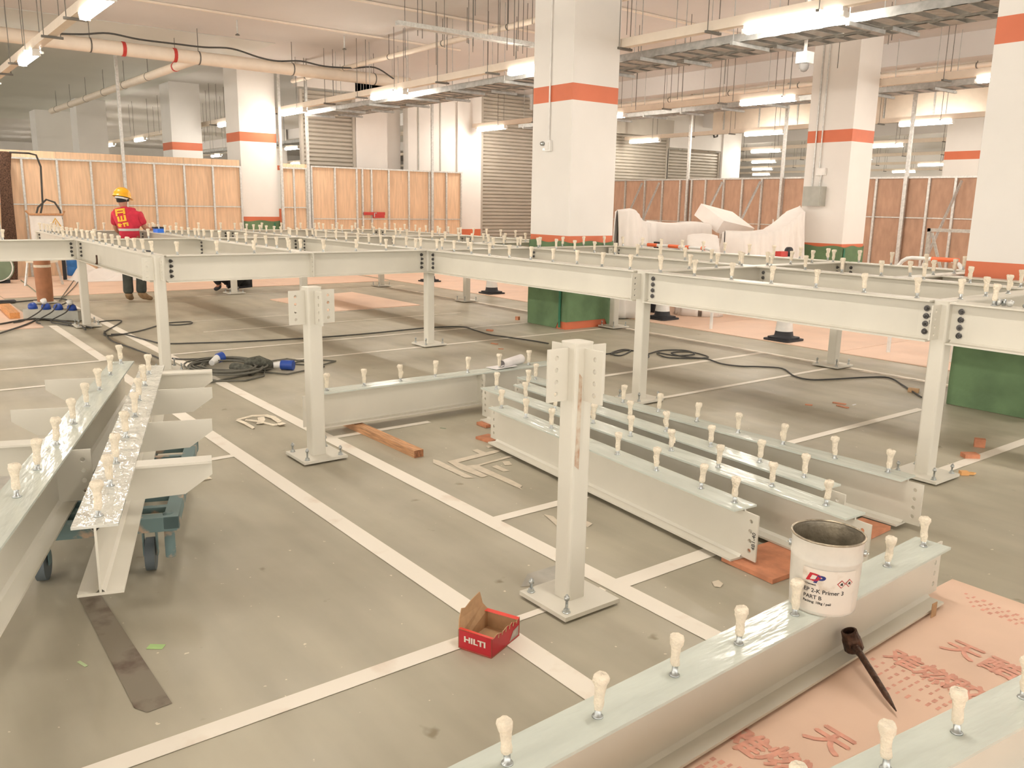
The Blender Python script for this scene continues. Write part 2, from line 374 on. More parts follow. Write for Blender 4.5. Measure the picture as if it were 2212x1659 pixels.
def plate(q, u0, u1, z0, z1, y, t, hu=None, hz=(), hr=.011, mi=0):
    """an upright plate in the u-z plane with one column of round holes at u = hu"""
    def slab(a, b, c, d): q.box(a, b, y-t/2, y+t/2, c, d, mi)
    if hu is None: slab(u0, u1, z0, z1); return
    c = hr*1.7; slab(u0, hu-c, z0, z1); slab(hu+c, u1, z0, z1); z = z0
    for h in hz:
        slab(hu-c, hu+c, z, h-c); n = 16
        ring = []; sq = []
        for k in range(n):
            a = 2*PI*(k+.5)/n; ca, sa = math.cos(a), math.sin(a); m = max(abs(ca), abs(sa))
            ring.append((hu+hr*ca, h+hr*sa)); sq.append((hu+c*ca/m, h+c*sa/m))
        # corners of the square
        for yy, flip in ((y-t/2, 0), (y+t/2, 1)):
            vs = [(p[0], yy, p[1]) for p in ring]+[(p[0], yy, p[1]) for p in sq]
            fs = []
            for k in range(n):
                f = (k, (k+1) % n, (k+1) % n+n, k+n); fs.append(f if flip else f[::-1])
            for j, (sx, sz) in enumerate(((1, 1), (-1, 1), (-1, -1), (1, -1))):
                a = n+(n//8-1+j*n//4) % n; b = n+(n//8+j*n//4) % n; vs.append((hu+sx*c, yy, h+sz*c)); fs.append((a, b, 2*n+j))
            q.add(vs, fs, mi)
        vs = [(p[0], y-t/2, p[1]) for p in ring]+[(p[0], y+t/2, p[1]) for p in ring]
        q.add(vs, [(k, (k+1) % n, (k+1) % n+n, k+n) for k in range(n)], mi, True)
        z = h+c
    slab(hu-c, hu+c, z, z1)
HOLES = (.055, .103, .151, .199)
def ibeam(q, L, top='film', tabs=(0, 0)):
    """I section along +x, bottom face at z=0; tabs = how far the web runs past the flanges at each end"""
    q.box(0, L, -FW/2, FW/2, 0, TF, 0); q.box(0, L, -FW/2, FW/2, D-TF, D, 1)
    q.box(0, L, -TW/2, TW/2, TF, D-TF, 0)
    # root fillets
    for s in (-1, 1):
        for z0, z1 in ((TF, TF+.012), (D-TF, D-TF-.012)):
            q.add([(0, s*TW/2, z1), (L, s*TW/2, z1), (L, s*(TW/2+.012), z0), (0, s*(TW/2+.012), z0)], [(0, 1, 2, 3)], 0)
    for e, t in ((0, tabs[0]), (1, tabs[1])):
        if t:
            if e: plate(q, L, L+t, .012, D-.018, 0, TW, L+t*.5, HOLES)
            else: plate(q, -t, 0, .012, D-.018, 0, TW, -t*.5, HOLES)
def beam(x0, y0, x1, y1, z, label, studs, top='steel', bolts=(True, True), tabs=(0, 0), name='steel_beam', group=None, spacing=.345, side=1, tilt=0, plates=(), near=False, gap=.06):
    dx, dy = x1-x0, y1-y0; L0 = math.hypot(dx, dy); a = math.atan2(dy, dx); L = L0-2*gap
    t = thing(name, label, 'steel beam', (x0+math.cos(a)*gap, y0+math.sin(a)*gap, z), a, group)
    q = MB(); ibeam(q, L, tabs=tabs); q.build('girder', ['steel', top], t)
    if studs:
        n = max(1, int((L-.16)/spacing)); st = [.12+(L-.24)*i/n for i in range(n+1)] if studs is True else studs
        for i, s in enumerate(st):
            o = inst(random.choice(STUD), 'stud', t, (s, random.uniform(-.006, .006), D), (random.uniform(-.04, .04), random.uniform(-.04, .04), random.uniform(0, 6)))
    for e, b in enumerate(bolts):
        if b:
            for h in HOLES:
                for s in (-1, 1):
                    inst(BOLT, 'bolt', t, (L-.045 if e else .045, s*(TW/2+.001), h), (s*-PI/2, 0, random.uniform(0, 1)), 1.0 if s == side else .9)
    for (u, sd) in plates:
        q = MB(); m = frame((0, sd, 0), (0, 0, 1), (u, sd*TW/2, 0))
        qq = MB(); plate(qq, 0, FW/2+.03, TF, D-TF, 0, .009, FW/2-.0, HOLES)
        q.add([(u+v[1], sd*(TW/2+v[0]), v[2]) for v in qq.v], qq.f); q.build('fin_plate', 'steel', t)
    return t
ZT = 1.118; ZB = ZT-D
NX = {-1: -3.0, 0: 0.0, 1: 3.54, 2: 6.965, 3: 9.48}
NY = {0: 0.0, 1: 2.99, 2: 5.94}
SW = .048
def rsq(h, r, n=3):
    pts = []
    for cx, cy, a0 in ((h-r, h-r, 0), (-h+r, h-r, 90), (-h+r, -h+r, 180), (h-r, -h+r, 270)):
        for k in range(n+1):
            a = math.radians(a0+90*k/n); pts.append((cx+r*math.cos(a), cy+r*math.sin(a)))
    return pts
def post(x, y, label, rot=0.0, dirs='xXyY', bolts=(1, 1, 1, 1), stains=False, group=None, off=.0):
    t = thing('steel_post', label, 'steel post', (x, y, 0), rot, group)
    MB().box(-.15, .15, -.15, .15, .012, .030).build('base_plate', 'steel', t)
    MB().prism(rsq(SW, .014), .030, ZT-.005, 'xy').build('shaft', 'steel', t)
    MB().prism(rsq(SW+.003, .02), ZT-.005, ZT+.001, 'xy').build('cap_plate', 'steel', t)
    for k, (sx, sy) in enumerate(((-1, -1), (1, -1), (1, 1), (-1, 1))):
        if bolts[k]:
            q = MB(); c = (sx*.115, sy*.115, 0)
            q.lathe([(0, .030), (.017, .030), (.017, .033), (.008, .033)], 14, 0, c); hgt = .055 if k % 2 else .04
            q.lathe([(.0125, .033), (.0125, .046), (.006, .046)], 6, 0, c, smooth=False)
            q.lathe([(.006, .046), (.006, .03+hgt), (.0115, .03+hgt), (.0115, .043+hgt), (.006, .043+hgt), (.006, .052+hgt), (0, .052+hgt)], 8, 0, c)
            q.build('anchor_bolt', 'zinc', t)
    for d in dirs:
        a = {'X': 0, 'Y': PI/2, 'x': PI, 'y': -PI/2}[d]; q = MB()
        plate(q, SW-.002, SW+.105, ZT-.232, ZT-.02, off, .009, SW+.062, [ZB+h for h in HOLES], .010)
        o = q.build('connection_plate', 'steel', t, rot=a)
    if stains:
        q = MB(); q.add([(SW+.0006, -SW*.8, .62), (SW+.0006, -SW*.30, .60), (SW+.0006, -SW*.25, .98), (SW+.0006, -SW*.6, 1.0)], [(0, 1, 2, 3)])
        q.build('rust_streak', mat('rust_streak', (.64, .57, .46), .6, c2=(.46, .28, .18), thr=(.38, .62), scale=22), t)
    return t
post(NX[3], 0, 'free-standing steel post in the centre foreground with rust streak', stains=True, bolts=(1, 1, 0, 1))
post(NX[2], 0, 'free-standing steel post behind the chalk-white line, left of the centre post')
names = {(-1, 0): None, (0, 0): 'steel post left of the worker in the red shirt, under a beam joint', (1, 0): 'steel post at the near left corner of the raised frame',
 (1, 1): 'steel post under the bolted joint in the middle of the raised frame', (2, 1): 'steel post behind the parallel lying beams',
 (3, 1): 'thick-looking steel post at the right, nearest of those carrying beams', (0, 2): 'slim steel post left of the far cone by the central pillar', (1, 2): 'steel post touching the green wrapped central pillar',
 (2, 2): 'steel post beside the black-based cone at the far right', (-1, 1): 'steel post beside the crouching person in black', (-1, 2): 'farthest steel post on the pink boards, left of the middle',
 (0, 1): 'steel post seen just above the left free-standing post'}
for (i, j), l in names.items():
    if l: post(NX[i]+(.06 if (i, j) == (1, 2) else 0), NY[j], l)
tp = thing('steel_post', 'far left steel post wrapped in brown cardboard with a tape band', 'steel post', (NX[-1], 0, 0))
MB().box(-.15, .15, -.15, .15, .012, .030).build('base_plate', 'steel', tp)
MB().prism(rsq(SW, .014), .030, ZT, 'xy').build('shaft', 'steel', tp)
MB().lathe([(.115, .03), (.12, .3), (.118, .6), (.115, .84)], 20, 0).build('cardboard_wrap', mat('brown_wrap', (.42, .19, .095), .7, var=.1, scale=9), tp)
MB().lathe([(.121, .56), (.122, .60)], 20, 0).build('tape_band', 'tape', tp)

P = NX
B = beam
B(P[-1], 0, P[0], 0, ZB, 'raised beam at the far left edge of the frame, left of the worker', True, spacing=.30)
B(P[0], 0, P[1], 0, ZB, 'raised beam sloping toward the near left corner post, dense row of studs', True, spacing=.30)
B(P[0], -2.99, P[0], 0, ZB, 'raised beam running out of the picture at the left edge', True, spacing=.62)
B(P[-1], 0, P[-1], 2.99, ZB, 'farthest cross beam behind the worker', True)
B(P[-1], 2.99, P[-1], 5.94, ZB, 'farthest cross beam in front of the wrapped left pillar', True)
B(P[0], 0, P[0], 2.99, ZB, 'second cross beam, passing in front of the worker\'s waist', True, spacing=.55)
B(P[0], 2.99, P[0], 5.94, ZB, 'second cross beam, part right of the middle far joint', True)
B(P[1], 0, P[1], 2.99, ZB, 'front cross beam between the near left corner post and the middle joint, with a fin plate', True, plates=((1.46, -1),), side=-1)
B(P[1], 2.99, P[1], 5.94, ZB, 'cross beam from the middle joint back to the central pillar', True)
B(P[2], 2.99, P[2], 5.94, ZB, 'cross beam running back from the post behind the lying beams', True)
B(P[3], 2.99, P[3], 5.05, ZB, 'cross beam at the right edge carrying a row of loose bolts beside it', True, bolts=(True, False))
B(P[-1], 2.99, P[0], 2.99, ZB, 'far lengthwise beam ending at the farthest cross beam', True, spacing=.30)
B(P[0], 2.99, P[1], 2.99, ZB, 'lengthwise beam running from the second cross beam to the middle joint', True, spacing=.30)
B(P[1], 2.99, P[2], 2.99, ZB, 'long front beam from the middle joint to the post behind the lying beams', True, side=-1)
B(P[2], 2.99, P[3], 2.99, ZB, 'large front beam at the right ending in four bolts with pen marks', True, side=-1, spacing=.36)
B(P[3], 2.99, 12.2, 2.99, ZB, 'front beam leaving the picture at the right above the green wrap', [.22, 1.0, 1.4, 1.8, 2.2], side=-1)
B(P[-1], 5.94, P[0], 5.94, ZB, 'rearmost lengthwise beam near the wall with the orange dado', True)
B(P[0], 5.94, 2.3, 5.94, ZB, 'rearmost beam running up to the central pillar from the left', True, bolts=(True, False))
B(P[1], 5.94, P[2], 5.94, ZB, 'rearmost beam in front of the white dust sheets', True)
B(P[2], 5.94, 8.38, 5.94, ZB, 'rearmost beam running up to the rightmost pillar', True, bolts=(True, False))
B(P[-1], 1.5, P[0], 1.5, ZB, 'secondary beam right beside the worker\'s hand', True, spacing=.30)
B(P[0], 1.5, P[1], 1.5, ZB, 'secondary beam meeting the front cross beam at its fin plate', True, spacing=.30)
B(P[-1], 4.47, P[0], 4.47, ZB, 'far secondary beam in front of the second left hoarding', True)
B(P[0], 4.47, P[1], 4.47, ZB, 'secondary beam in front of the pale roller shutter', True)
B(P[1], 4.47, P[2], 4.47, ZB, 'secondary beam passing in front of the central pillar', True)
B(P[2], 4.47, P[3], 4.47, ZB, 'secondary beam behind the large front beam at the right', True)
B(P[3], 4.47, 12.2, 4.47, ZB, 'secondary beam leaving the picture in front of the rightmost pillar', True)
B(8.38, 4.47, 8.38, 5.94, ZB, 'short trimmer beam beside the rightmost pillar', True)
B(8.38, 5.08, P[3]-.02, 5.08, ZB, 'short trimmer beam in front of the rightmost pillar', False, bolts=(True, False))
B(2.3, 4.47, 2.3, 5.94, ZB, 'short trimmer beam beside the central pillar', True)

# ---- beams lying on the floor
ZL = .026
def lay(xa, ya, xb, yb, label, studs, top='film', tabs=(.085, .085), **k):
    return beam(xa, ya, xb, yb, k.pop('z', ZL), label, studs, top, (False, False), tabs, gap=0, **k)
b1 = lay(7.40, 1.150, 9.66, .925, 'nearest of the parallel lying beams, marked with a pen code', [.06, .36, .66, .98, 1.31, 1.64, 1.97, 2.2])
b2 = lay(6.85, 1.47, 10.02, 1.255, 'second of the parallel lying beams, ending behind the paint pail', [.1, .5, .86, 1.26, 1.62, 1.98, 2.34, 2.7, 3.02])
b3 = lay(6.90, 1.745, 9.72, 1.535, 'third of the parallel lying beams, partly hidden by the second', [.1, .48, .9, 1.28, 1.62, 2.0, 2.36, 2.66])
b4 = lay(6.68, 1.945, 9.87, 2.005, 'rearmost of the parallel lying beams, ending at the right post foot', [.15, .5, .8, 1.12, 1.45, 1.78, 2.11, 2.43, 2.77, 3.08])
b5 = lay(6.455, .22, 6.455, 2.42, 'lying beam with rolled drawings on it, behind the left free-standing post', [.1, .40, .71, 1.02, 1.33, 1.64, 1.95], z=.06, plates=((1.42, -1),))
b6 = lay(10.505, -1.75, 10.385, 1.24, 'lying beam carrying the paint pail in the right foreground', [.33, .66, .98, 1.31, 1.62, 1.94, 2.59, 2.91])
b7 = lay(10.965, -1.2, 11.235, 1.3, 'lying beam cut by the bottom right corner of the picture', [.54, .87, 1.17, 1.5, 1.83])
m = frame((0, 0, 1), (-1, 0, 0), (2.27+.072, -TW/2-.0012, .125))
lettering('pen_code', '4B1-40', .030, 'ink', b1, frame((0, 0, 1), (-1, 0, 0), (2.2708+.068, -TW/2-.001, .110)), .0003)
for zz, y in ((.2, 0),):
    t = [o for o in bpy.data.objects if o.get('label', '').startswith('large front beam')][0]
    lettering('pen_code', 'JB-28', .032, 'ink', t, frame((0, 0, 1), (-1, 0, 0), (2.515-.12-.012, -TW/2-.001, .14)), .0003)

# ---- the two bracketed beams on the dolly
def bracket_beam(xa, ya, xb, yb, z, label, studs, top, br):
    t = beam(xa, ya, xb, yb, z, label, studs, top, (False, False), (0, 0), gap=0)
    for (u, s, fl_, ln) in br:
        q = MB(); y0 = s*TW/2; y1 = s*(FW/2+ln)
        poly_ = [(y0, D-.012), (y1, D-.012), (y1, D-.075), (s*(FW/2+ln*.62), D-.155), (y0, D-.165)]
        q.prism(poly_, u-.004, u+.004, 'yz')
        if fl_: q.box(u-.045, u+.045, min(s*FW/2, y1), max(s*FW/2, y1), D-.014, D-.004)
        q.build('bracket', 'steel', t)
    return t
ZD = .300
Rs, Re = Vector((8.957, -1.703)), Vector((6.12, -.767))
Ls, Le = Vector((9.75, -2.345)), Vector((5.86, -.895))
dR = (Re-Rs).normalized(); dL = (Le-Ls).normalized()
def sta(p, s, d): return (Vector(p[:2])-s).dot(d)
def brs(pix, s, d, side, fls):
    return [(sta(G(x, y, ZD+D), s, d), side, f, .30) for (x, y), f in zip(pix, fls)]
stR = [sta(G(x, y, ZD+D), Rs, dR) for x, y in ((205, 1115), (233, 1050), (256, 1000), (272, 945), (289, 900), (300, 865), (316, 833), (326, 808))]
stL = [sta(G(x, y, ZD+D), Ls, dL) for x, y in ((5, 1140), (53, 1072), (98, 1013), (135, 960), (168, 915), (197, 877), (222, 842), (243, 810), (264, 785))]
rb = bracket_beam(Rs.x, Rs.y, Re.x, Re.y, ZD, 'bracketed beam on the blue dolly, the right one with crinkled clear wrap', stR, 'foil',
    brs(((357, 803), (340, 838), (318, 908), (290, 1000)), Rs, dR, -1, (1, 0, 0, 1)))
lb = bracket_beam(Ls.x, Ls.y, Le.x, Le.y, ZD, 'bracketed beam on the blue dolly, the left one cut by the picture edge', stL, 'film',
    brs(((215, 812), (155, 875), (110, 950), (30, 1060)), Ls, dL, 1, (0, 0, 1, 0)))
q = MB(); qq = MB(); plate(qq, 0, FW/2+.07, TF, D-TF, 0, .009, FW/2+.035, HOLES); u = sta(G(195, 965, ZD+D), Ls, dL)
q.add([(u+v[1], -(TW/2+v[0]), v[2]) for v in qq.v], qq.f); q.build('fin_plate', 'steel', lb)

# dolly
dd = thing('platform_dolly', 'worn teal steel platform dolly under the two bracketed beams', 'dolly', (0, 0, 0))
c0 = Vector(G(428, 951, .285)[:2]); c1 = Vector(G(385, 1122, .285)[:2]); du = (c1-c0); LD = du.length; du.normalize(); dv = Vector((du.y, -du.x))
if (Vector(G(300, 1135, .285)[:2])-c1).dot(dv) < 0: dv = -dv
WD = .72; dd.location = (c0.x, c0.y, 0); fr = lambda u, v: (du*u+dv*v)
def dbar(q, u0, v0, u1, v1, w_, z0, z1):
    a = fr(u0, v0); b = fr(u1, v1); q.bar((a.x, a.y, (z0+z1)/2), (b.x, b.y, (z0+z1)/2), w_, z1-z0)
q = MB()
for v in (.03, WD-.03): dbar(q, 0, v, LD, v, .06, .245, .30)
for u_ in (.03, LD-.03): dbar(q, u_, 0, u_, WD, .06, .235, .298)
for k in range(1, 8): dbar(q, LD*k/8, .05, LD*k/8, WD-.05, .035, .27, .296)
dbar(q, .05, .25, LD-.05, .25, .09, .25, .27); dbar(q, .05, WD-.25, LD-.05, WD-.25, .09, .25, .27)
q.build('deck_frame', 'dolly', dd)
for (u_, v) in ((.05, .045), (LD-.05, .045), (.05, WD-.045), (LD-.05, WD-.045)):
    a = fr(u_, v); MB().lathe([(.022, .10 if u_ > .3 and v < .1 else .18), (.022, .301), (0, .3012)], 14, 0, (a.x, a.y, 0)).build('corner_socket', 'dolly', dd)
for (u_, v) in ((.16, .14), (LD-.16, .14), (.16, WD-.14), (LD-.16, WD-.14)):
    a = fr(u_, v); q = MB(); q.tube([(a.x-dv.x*.02, a.y-dv.y*.02, .075), (a.x+dv.x*.02, a.y+dv.y*.02, .075)], .075, 18)
    w_ = q.build('caster_wheel', mat('caster_tyre', (.10, .12, .13), .6), dd)
    q = MB()
    for s in (-1, 1): b_ = a+dv*(.028*s); q.bar((b_.x, b_.y, .07), (b_.x, b_.y, .245), .04, .006, up=(dv.x, dv.y, 0))
    q.build('caster_fork', 'dolly', w_)

# ================================================================== FOREGROUND SMALL THINGS
# paint pail
pc = (10.435, .345); pz = ZL+D
t = thing('paint_pail', 'white tin paint pail with printed label standing on the lying beam', 'pail', (pc[0], pc[1], pz+.001))
R0, R1, HP = .112, .122, .262
q = MB(); q.lathe([(R0-.004, 0), (R0, .006), (R0+.004, .09), (R0+.007, .185), (R0+.0085, .188), (R0+.007, .192), (R1-.003, .25), (R1+.002, .256), (R1+.002, HP)], 48, 0)
q.disc(R0, 0, 48, 0, up=False); q.build('body', 'pail', t)
q = MB(); q.lathe([(R1-.002, HP), (R1-.005, .25), (R0+.002, .05), (R0, .04)], 48, 0); q.disc(R0+.001, .045, 48); q.build('lining', 'pailin', t)
q = MB(); q.tube([(R1*math.cos(2*PI*k/48)*1.0, R1*math.sin(2*PI*k/48), HP+.001) for k in range(49)], .004, 8); q.build('rim', 'rim', t)
ca = math.atan2(CAM[1]-pc[1], CAM[0]-pc[0])
def onpail(a, z, off=.0006): r = R0+.002+.006*z/.19+off; return (r*math.cos(a), r*math.sin(a), z)
q = MB(); n = 22; a0, a1 = ca-.62, ca+.95
vs = [onpail(a0+(a1-a0)*i/n, z) for z in (.012, .17) for i in range(n+1)]
q.add(vs, [(i, i+1, i+n+2, i+n+1) for i in range(n)], 0, True); q.build('label', 'labelw', t)
def pail_text(name, body, size, a, z, m_, shear=0, align='LEFT', sx=1, fat=.0003):
    me = text_mesh(body, size, 0, align, shear, fat); me.materials.clear(); me.materials.append(M[m_])
    for v in me.vertices:
        x, y = v.co.x*sx, v.co.y; r = R0+.005; p = onpail(a+x/r, z+y, .0014); v.co = p
    o = bpy.data.objects.new(name, me); COL.objects.link(o); o.parent = t
pail_text('logo_letter', 'D', .040, ca-.52, .137, 'boxred', .3, sx=1.5, fat=.0017); pail_text('logo_letter', 'P', .040, ca-.29, .133, 'navy', .3, sx=1.45, fat=.0017)
pail_text('small_print', 'Chemtech', .009, ca-.52, .112, 'ink')
pail_text('print_line', 'EP 2-K Primer 3', .0205, ca-.55, .090, 'ink'); pail_text('print_line', 'PART B', .0195, ca-.55, .066, 'ink')
pail_text('print_line', 'Packing: 10kg / pail', .0125, ca-.55, .048, 'ink')
def diamond(a, z, s):
    q = MB(); r = R0+.005
    def P_(dx, dz, off): return onpail(a+dx/r, z+dz, off)
    q.add([P_(-s, 0, .0014), P_(0, -s, .0014), P_(s, 0, .0014), P_(0, s, .0014)], [(0, 1, 2, 3)], 0)
    k = s*.78; q.add([P_(-k, 0, .002), P_(0, -k, .002), P_(k, 0, .002), P_(0, k, .002)], [(0, 1, 2, 3)], 1)
    k = s*.35; q.add([P_(-k, -k*.6, .0026), P_(k, -k, .0026), P_(k*.6, k, .0026), P_(-k*.4, k*.7, .0026)], [(0, 1, 2, 3)], 2)
    q.build('hazard_mark', ['boxred', 'labelw', 'ink'], t)
diamond(ca+.50, .125, .015); diamond(ca+.74, .128, .015)
for s in (-1, 1):
    a = ca+s*1.55; q = MB(); q.lathe([(.012, -.004), (.012, .004), (0, .005)], 12); o = q.build('handle_lug', 'zinc', t, (R1*math.cos(a)+.002*math.cos(a), R1*math.sin(a), .21), (0, PI/2, a))
ta = ca-1.55; tb = ca+1.55
pts = []
for k in range(17):
    s = k/16; ang = -1.55+3.10*s; e = math.sin(PI*s)
    pts.append(((R1+.012+.012*e)*math.cos(ca+PI+0*ang+(-1.59+3.18*s)), (R1+.012+.012*e)*math.sin(ca+PI+(-1.59+3.18*s)), .21-.05*e))
MB().tube(pts, .0018, 6).build('wire_handle', 'zinc', t)

# podger wrench against the beam
hp = Vector((10.415+TW/2+.052, .512, .098)); tipg = Vector(G(1936, 1536, .034))
t = thing('podger_wrench', 'rusty brown podger spanner leaning from the beam web onto the plywood', 'spanner', hp)
tip = tipg-hp; ax = tip.normalized()
q = MB(); zx = frame((1, 0, 0.0), (0, 1, 0), (0, 0, 0))
q.lathe([(.016, -.03), (.027, -.034), (.031, -.028), (.030, .004), (.027, .012), (.025, .034), (.019, .036), (.017, .0)], 14, 0, smooth=False)
o = q.build('socket_head', 'rust', t, rot=(.25, -.25, 0)); o.scale = (1.15, 1.15, 1.15)
q = MB(); pts = [ax*.028+Vector((0, 0, -.006)), ax*.08, ax*.18, ax*.28, ax*(tip.length-.03), tip]
q.tube(pts, [.015, .012, .0115, .0105, .006, .002], 10); q.build('tapered_handle', 'rust', t)

# cardboard tab on near beam flange
q = MB(); p = G(2008, 1330, .03)
t = thing('cardboard_tab', 'small brown cardboard tab stuck up at the flange end of the pail beam', 'cardboard', (10.39+FW/2+.014, 1.12, .013))
MB().box(-.002, .001, -.02, .02, 0, .062).build('tab', 'card', t)
# red box
bx = [Vector(G(990, 1400)), Vector(G(1062, 1423)), Vector(G(1122, 1374))]
t = thing('fixings_box', 'open torn red cardboard fixings box on the floor by the white lines', 'box', bx[1])
ux = (bx[0]-bx[1]); uy = (bx[2]-bx[1]); Lx = ux.length; Ly = uy.length; ux.normalize(); uy.normalize(); HB = .078; tt = .003
def bp(a, b, z): v = ux*a+uy*b; return (v.x, v.y, z)
def pan(q, pts, nrm, mo=0, mi_=1):
    n_ = Vector(nrm)*tt; vs = [Vector(p) for p in pts]; k = len(vs); vv = vs+[v+n_ for v in vs]
    q.add(vv, [tuple(range(k))], mo); q.add(vv, [tuple(range(2*k-1, k-1, -1))], mi_); q.add(vv, [(i, (i+1) % k, (i+1) % k+k, i+k) for i in range(k)], mi_)
q = MB(); pan(q, [bp(0, 0, .002), bp(Lx, 0, .002), bp(Lx, Ly, .002), bp(0, Ly, .002)], (0, 0, 1), 0, 1); q.build('bottom_panel', ['boxred', 'card'], t)
q = MB(); pan(q, [bp(0, 0, 0), bp(Lx, 0, 0), bp(Lx, 0, HB), bp(0, 0, HB)], uy); 
q.add([bp(0, -.0005, HB+.001), bp(Lx, -.0005, HB+.003), bp(Lx, .017, HB+.001), bp(0, .016, HB-.002)], [(0, 1, 2, 3)], 2); q.build('front_panel', ['boxred', 'card', 'boxredtop'], t)
q = MB(); pan(q, [bp(0, Ly, 0), bp(0, Ly, HB), bp(Lx, Ly, HB), bp(Lx, Ly, 0)], -uy, 0, 1)
q.add([bp(0, Ly+.0005, HB+.002), bp(Lx, Ly+.0005, HB+.002), bp(Lx, Ly-.022, HB), bp(0, Ly-.020, HB)], [(0, 1, 2, 3)], 2); q.build('back_panel', ['boxred', 'card', 'boxredtop'], t)
q = MB(); rg = [(0, HB-.003)]; k = 14
for i in range(1, k): rg.append((Ly*i/k, HB+random.uniform(-.006, .007)))
rg.append((Ly, HB+.004)); pan(q, [bp(0, 0, 0)]+[bp(0, b, z) for b, z in rg]+[bp(0, Ly, 0)], ux, 0, 1); q.build('side_panel', ['boxred', 'card'], t)
for i in range(6):
    b_ = Ly*(.2+.13*i); MB().add([bp(-.0012, b_, HB-.012), bp(-.0012, b_+.008, HB-.014), bp(-.0016, b_+.010, HB+.004), bp(-.0016, b_+.002, HB+.005)], [(0, 1, 2, 3), (3, 2, 1, 0)]).build('torn_edge', 'card', t)
MB().add([bp(-.001, Ly*.62, .010), bp(-.001, Ly*.95, .012), bp(-.001, Ly*.95, .052), bp(-.001, Ly*.75, .045)], [(0, 1, 2, 3), (3, 2, 1, 0)]).build('white_sticker', 'labelw', t)
q = MB(); lid = [(0, 0), (0, .05), (.0, HB), (.02, HB+.03), (.035, HB+.068), (Ly*.30, HB+.060), (Ly*.5, HB+.075), (Ly*.78, HB+.086), (Ly*.80, HB+.085), (Ly*.90, HB+.03), (Ly, HB), (Ly, 0)]
pan(q, [bp(Lx+(.012 if z > HB else 0), b, z) for b, z in lid], -ux, 0, 1); q.build('torn_lid', ['card', 'card'], t)
nf = ux.cross(Vector((0, 0, 1)))
c = ux*(Lx*.5)-uy*.0012; lettering('brand_lettering', 'HILTI', .031, 'labelw', t, frame(-ux, (0, 0, 1), (c.x, c.y, .045)), .0006, sx=1.35, bold=.0011)

# ---- timber offcuts and scraps
t = thing('timber_batten', 'sawn timber batten sticking out from under the lying beam at the centre', 'timber', (0, 0, 0))
a = Vector(G(785, 934, .0)); b = Vector(G(905, 988, .0)); d = (b-a); L = d.length; d.normalize()
t.location = (a.x, a.y, .0); t.rotation_euler = (0, 0, math.atan2(d.y, d.x))
q = MB().box(-.25, L, -.035, .035, .001, .050); q.mi[3] = 1; q.build('batten', ['timber', 'timbend'], t)
t = thing('timber_batten', 'orange timber batten end at the left edge near the socket block', 'timber', G(33, 690), math.atan2(G(33, 690)[1]-G(-20, 640)[1], G(33, 690)[0]-G(-20, 640)[0]))
MB().box(-1.2, 0, -.06, .06, .011, .09).build('batten', mat('orange_timber', (.66, .30, .10), .6, var=.12, scale=6, stretch=(1, 10, 10)), t)
def scrap(x, y, w_, d_, h, rz, label, m_='plywedge', name='plywood_packer', cat='wood offcut', z=0.0):
    p = G(x, y, z+.001); tag(MB().box(-w_/2, w_/2, -d_/2, d_/2, 0, h).build(name, m_, None, (p[0], p[1], z+.001), rz), label, cat)
scrap(1057, 950, .16, .12, .018, .1, 'reddish plywood packer at the left end of the nearest parallel beam')
def packer(x0, x1, y0, y1, rz, label): tag(MB().box(-(x1-x0)/2, (x1-x0)/2, -(y1-y0)/2, (y1-y0)/2, 0, .022).build('plywood_packer', 'plywedge', None, ((x0+x1)/2, (y0+y1)/2, .002), rz), label, 'wood offcut')
packer(9.60, 9.90, .86, 1.38, -.05, 'reddish plywood packer under the right ends of the first two parallel beams')
packer(9.70, 9.86, 1.45, 1.92, .05, 'reddish plywood packer under the right end of the rear parallel beams')
packer(6.86, 6.98, 1.35, 1.80, .02, 'reddish plywood packer under the left ends of the middle parallel beams')
packer(6.42, 6.5, 2.1, 2.2, 0, 'reddish plywood packer under the far end of the drawings beam')
packer(10.44, 10.56, -1.3, -1.1, 0, 'plywood packer under the near end of the pail beam')
packer(11.07, 11.17, .3, .5, 0, 'plywood packer under the bottom right beam')
scrap(1118, 691, .05, .05, .05, .3, 'tiny orange wood cube on the floor left of the green wrap', 'plywedge')
scrap(2115, 965, .07, .05, .06, .5, 'small brown wood block standing on the floor right of the near post', 'plywedge')
scrap(2095, 988, .10, .07, .03, .9, 'flat orange wood chip touching the white line at the right', 'plywedge')
scrap(1813, 872, .11, .03, .008, .3, 'broken brown wood splinter, the rear of the pair on open floor')
scrap(1820, 879, .11, .03, .008, -.1, 'broken brown wood splinter, the front of the pair on open floor')
scrap(1747, 875, .06, .035, .006, .5, 'small brown chip left of the pair of splinters')
scrap(1845, 875, .05, .012, .006, 1.6, 'small white paper strip right of the pair of splinters', 'paper', 'paper_scrap', 'paper scrap')
scrap(1973, 847, .09, .06, .035, .3, 'crumpled brown cardboard piece on the cable at the near post', 'card', 'cardboard_scrap', 'cardboard')
scrap(1058, 715, .09, .04, .02, .4, 'dark brown scrap lying left of the green wrap foot', 'plywedge', 'cardboard_scrap', 'cardboard')
scrap(1068, 743, .10, .03, .008, .2, 'thin brown wood chip beside the loop of black cable')
scrap(1082, 754, .06, .03, .006, .8, 'smallest brown chip beside the loop of black cable')
scrap(337, 1397, .06, .035, .001, .9, 'torn green tape piece near the brown floor strip', mat('lime_tape', (.42, .62, .25), .6), 'tape_scrap', 'tape scrap')
scrap(178, 1434, .055, .012, .001, .3, 'narrow green tape sliver left of the brown floor strip', mat('lime_tape_pale', (.5, .62, .35), .6), 'tape_scrap', 'tape scrap')
scrap(957, 925, .05, .012, .001, .4, 'bright green tape sliver near the timber batten', 'gren', 'tape_scrap', 'tape scrap')
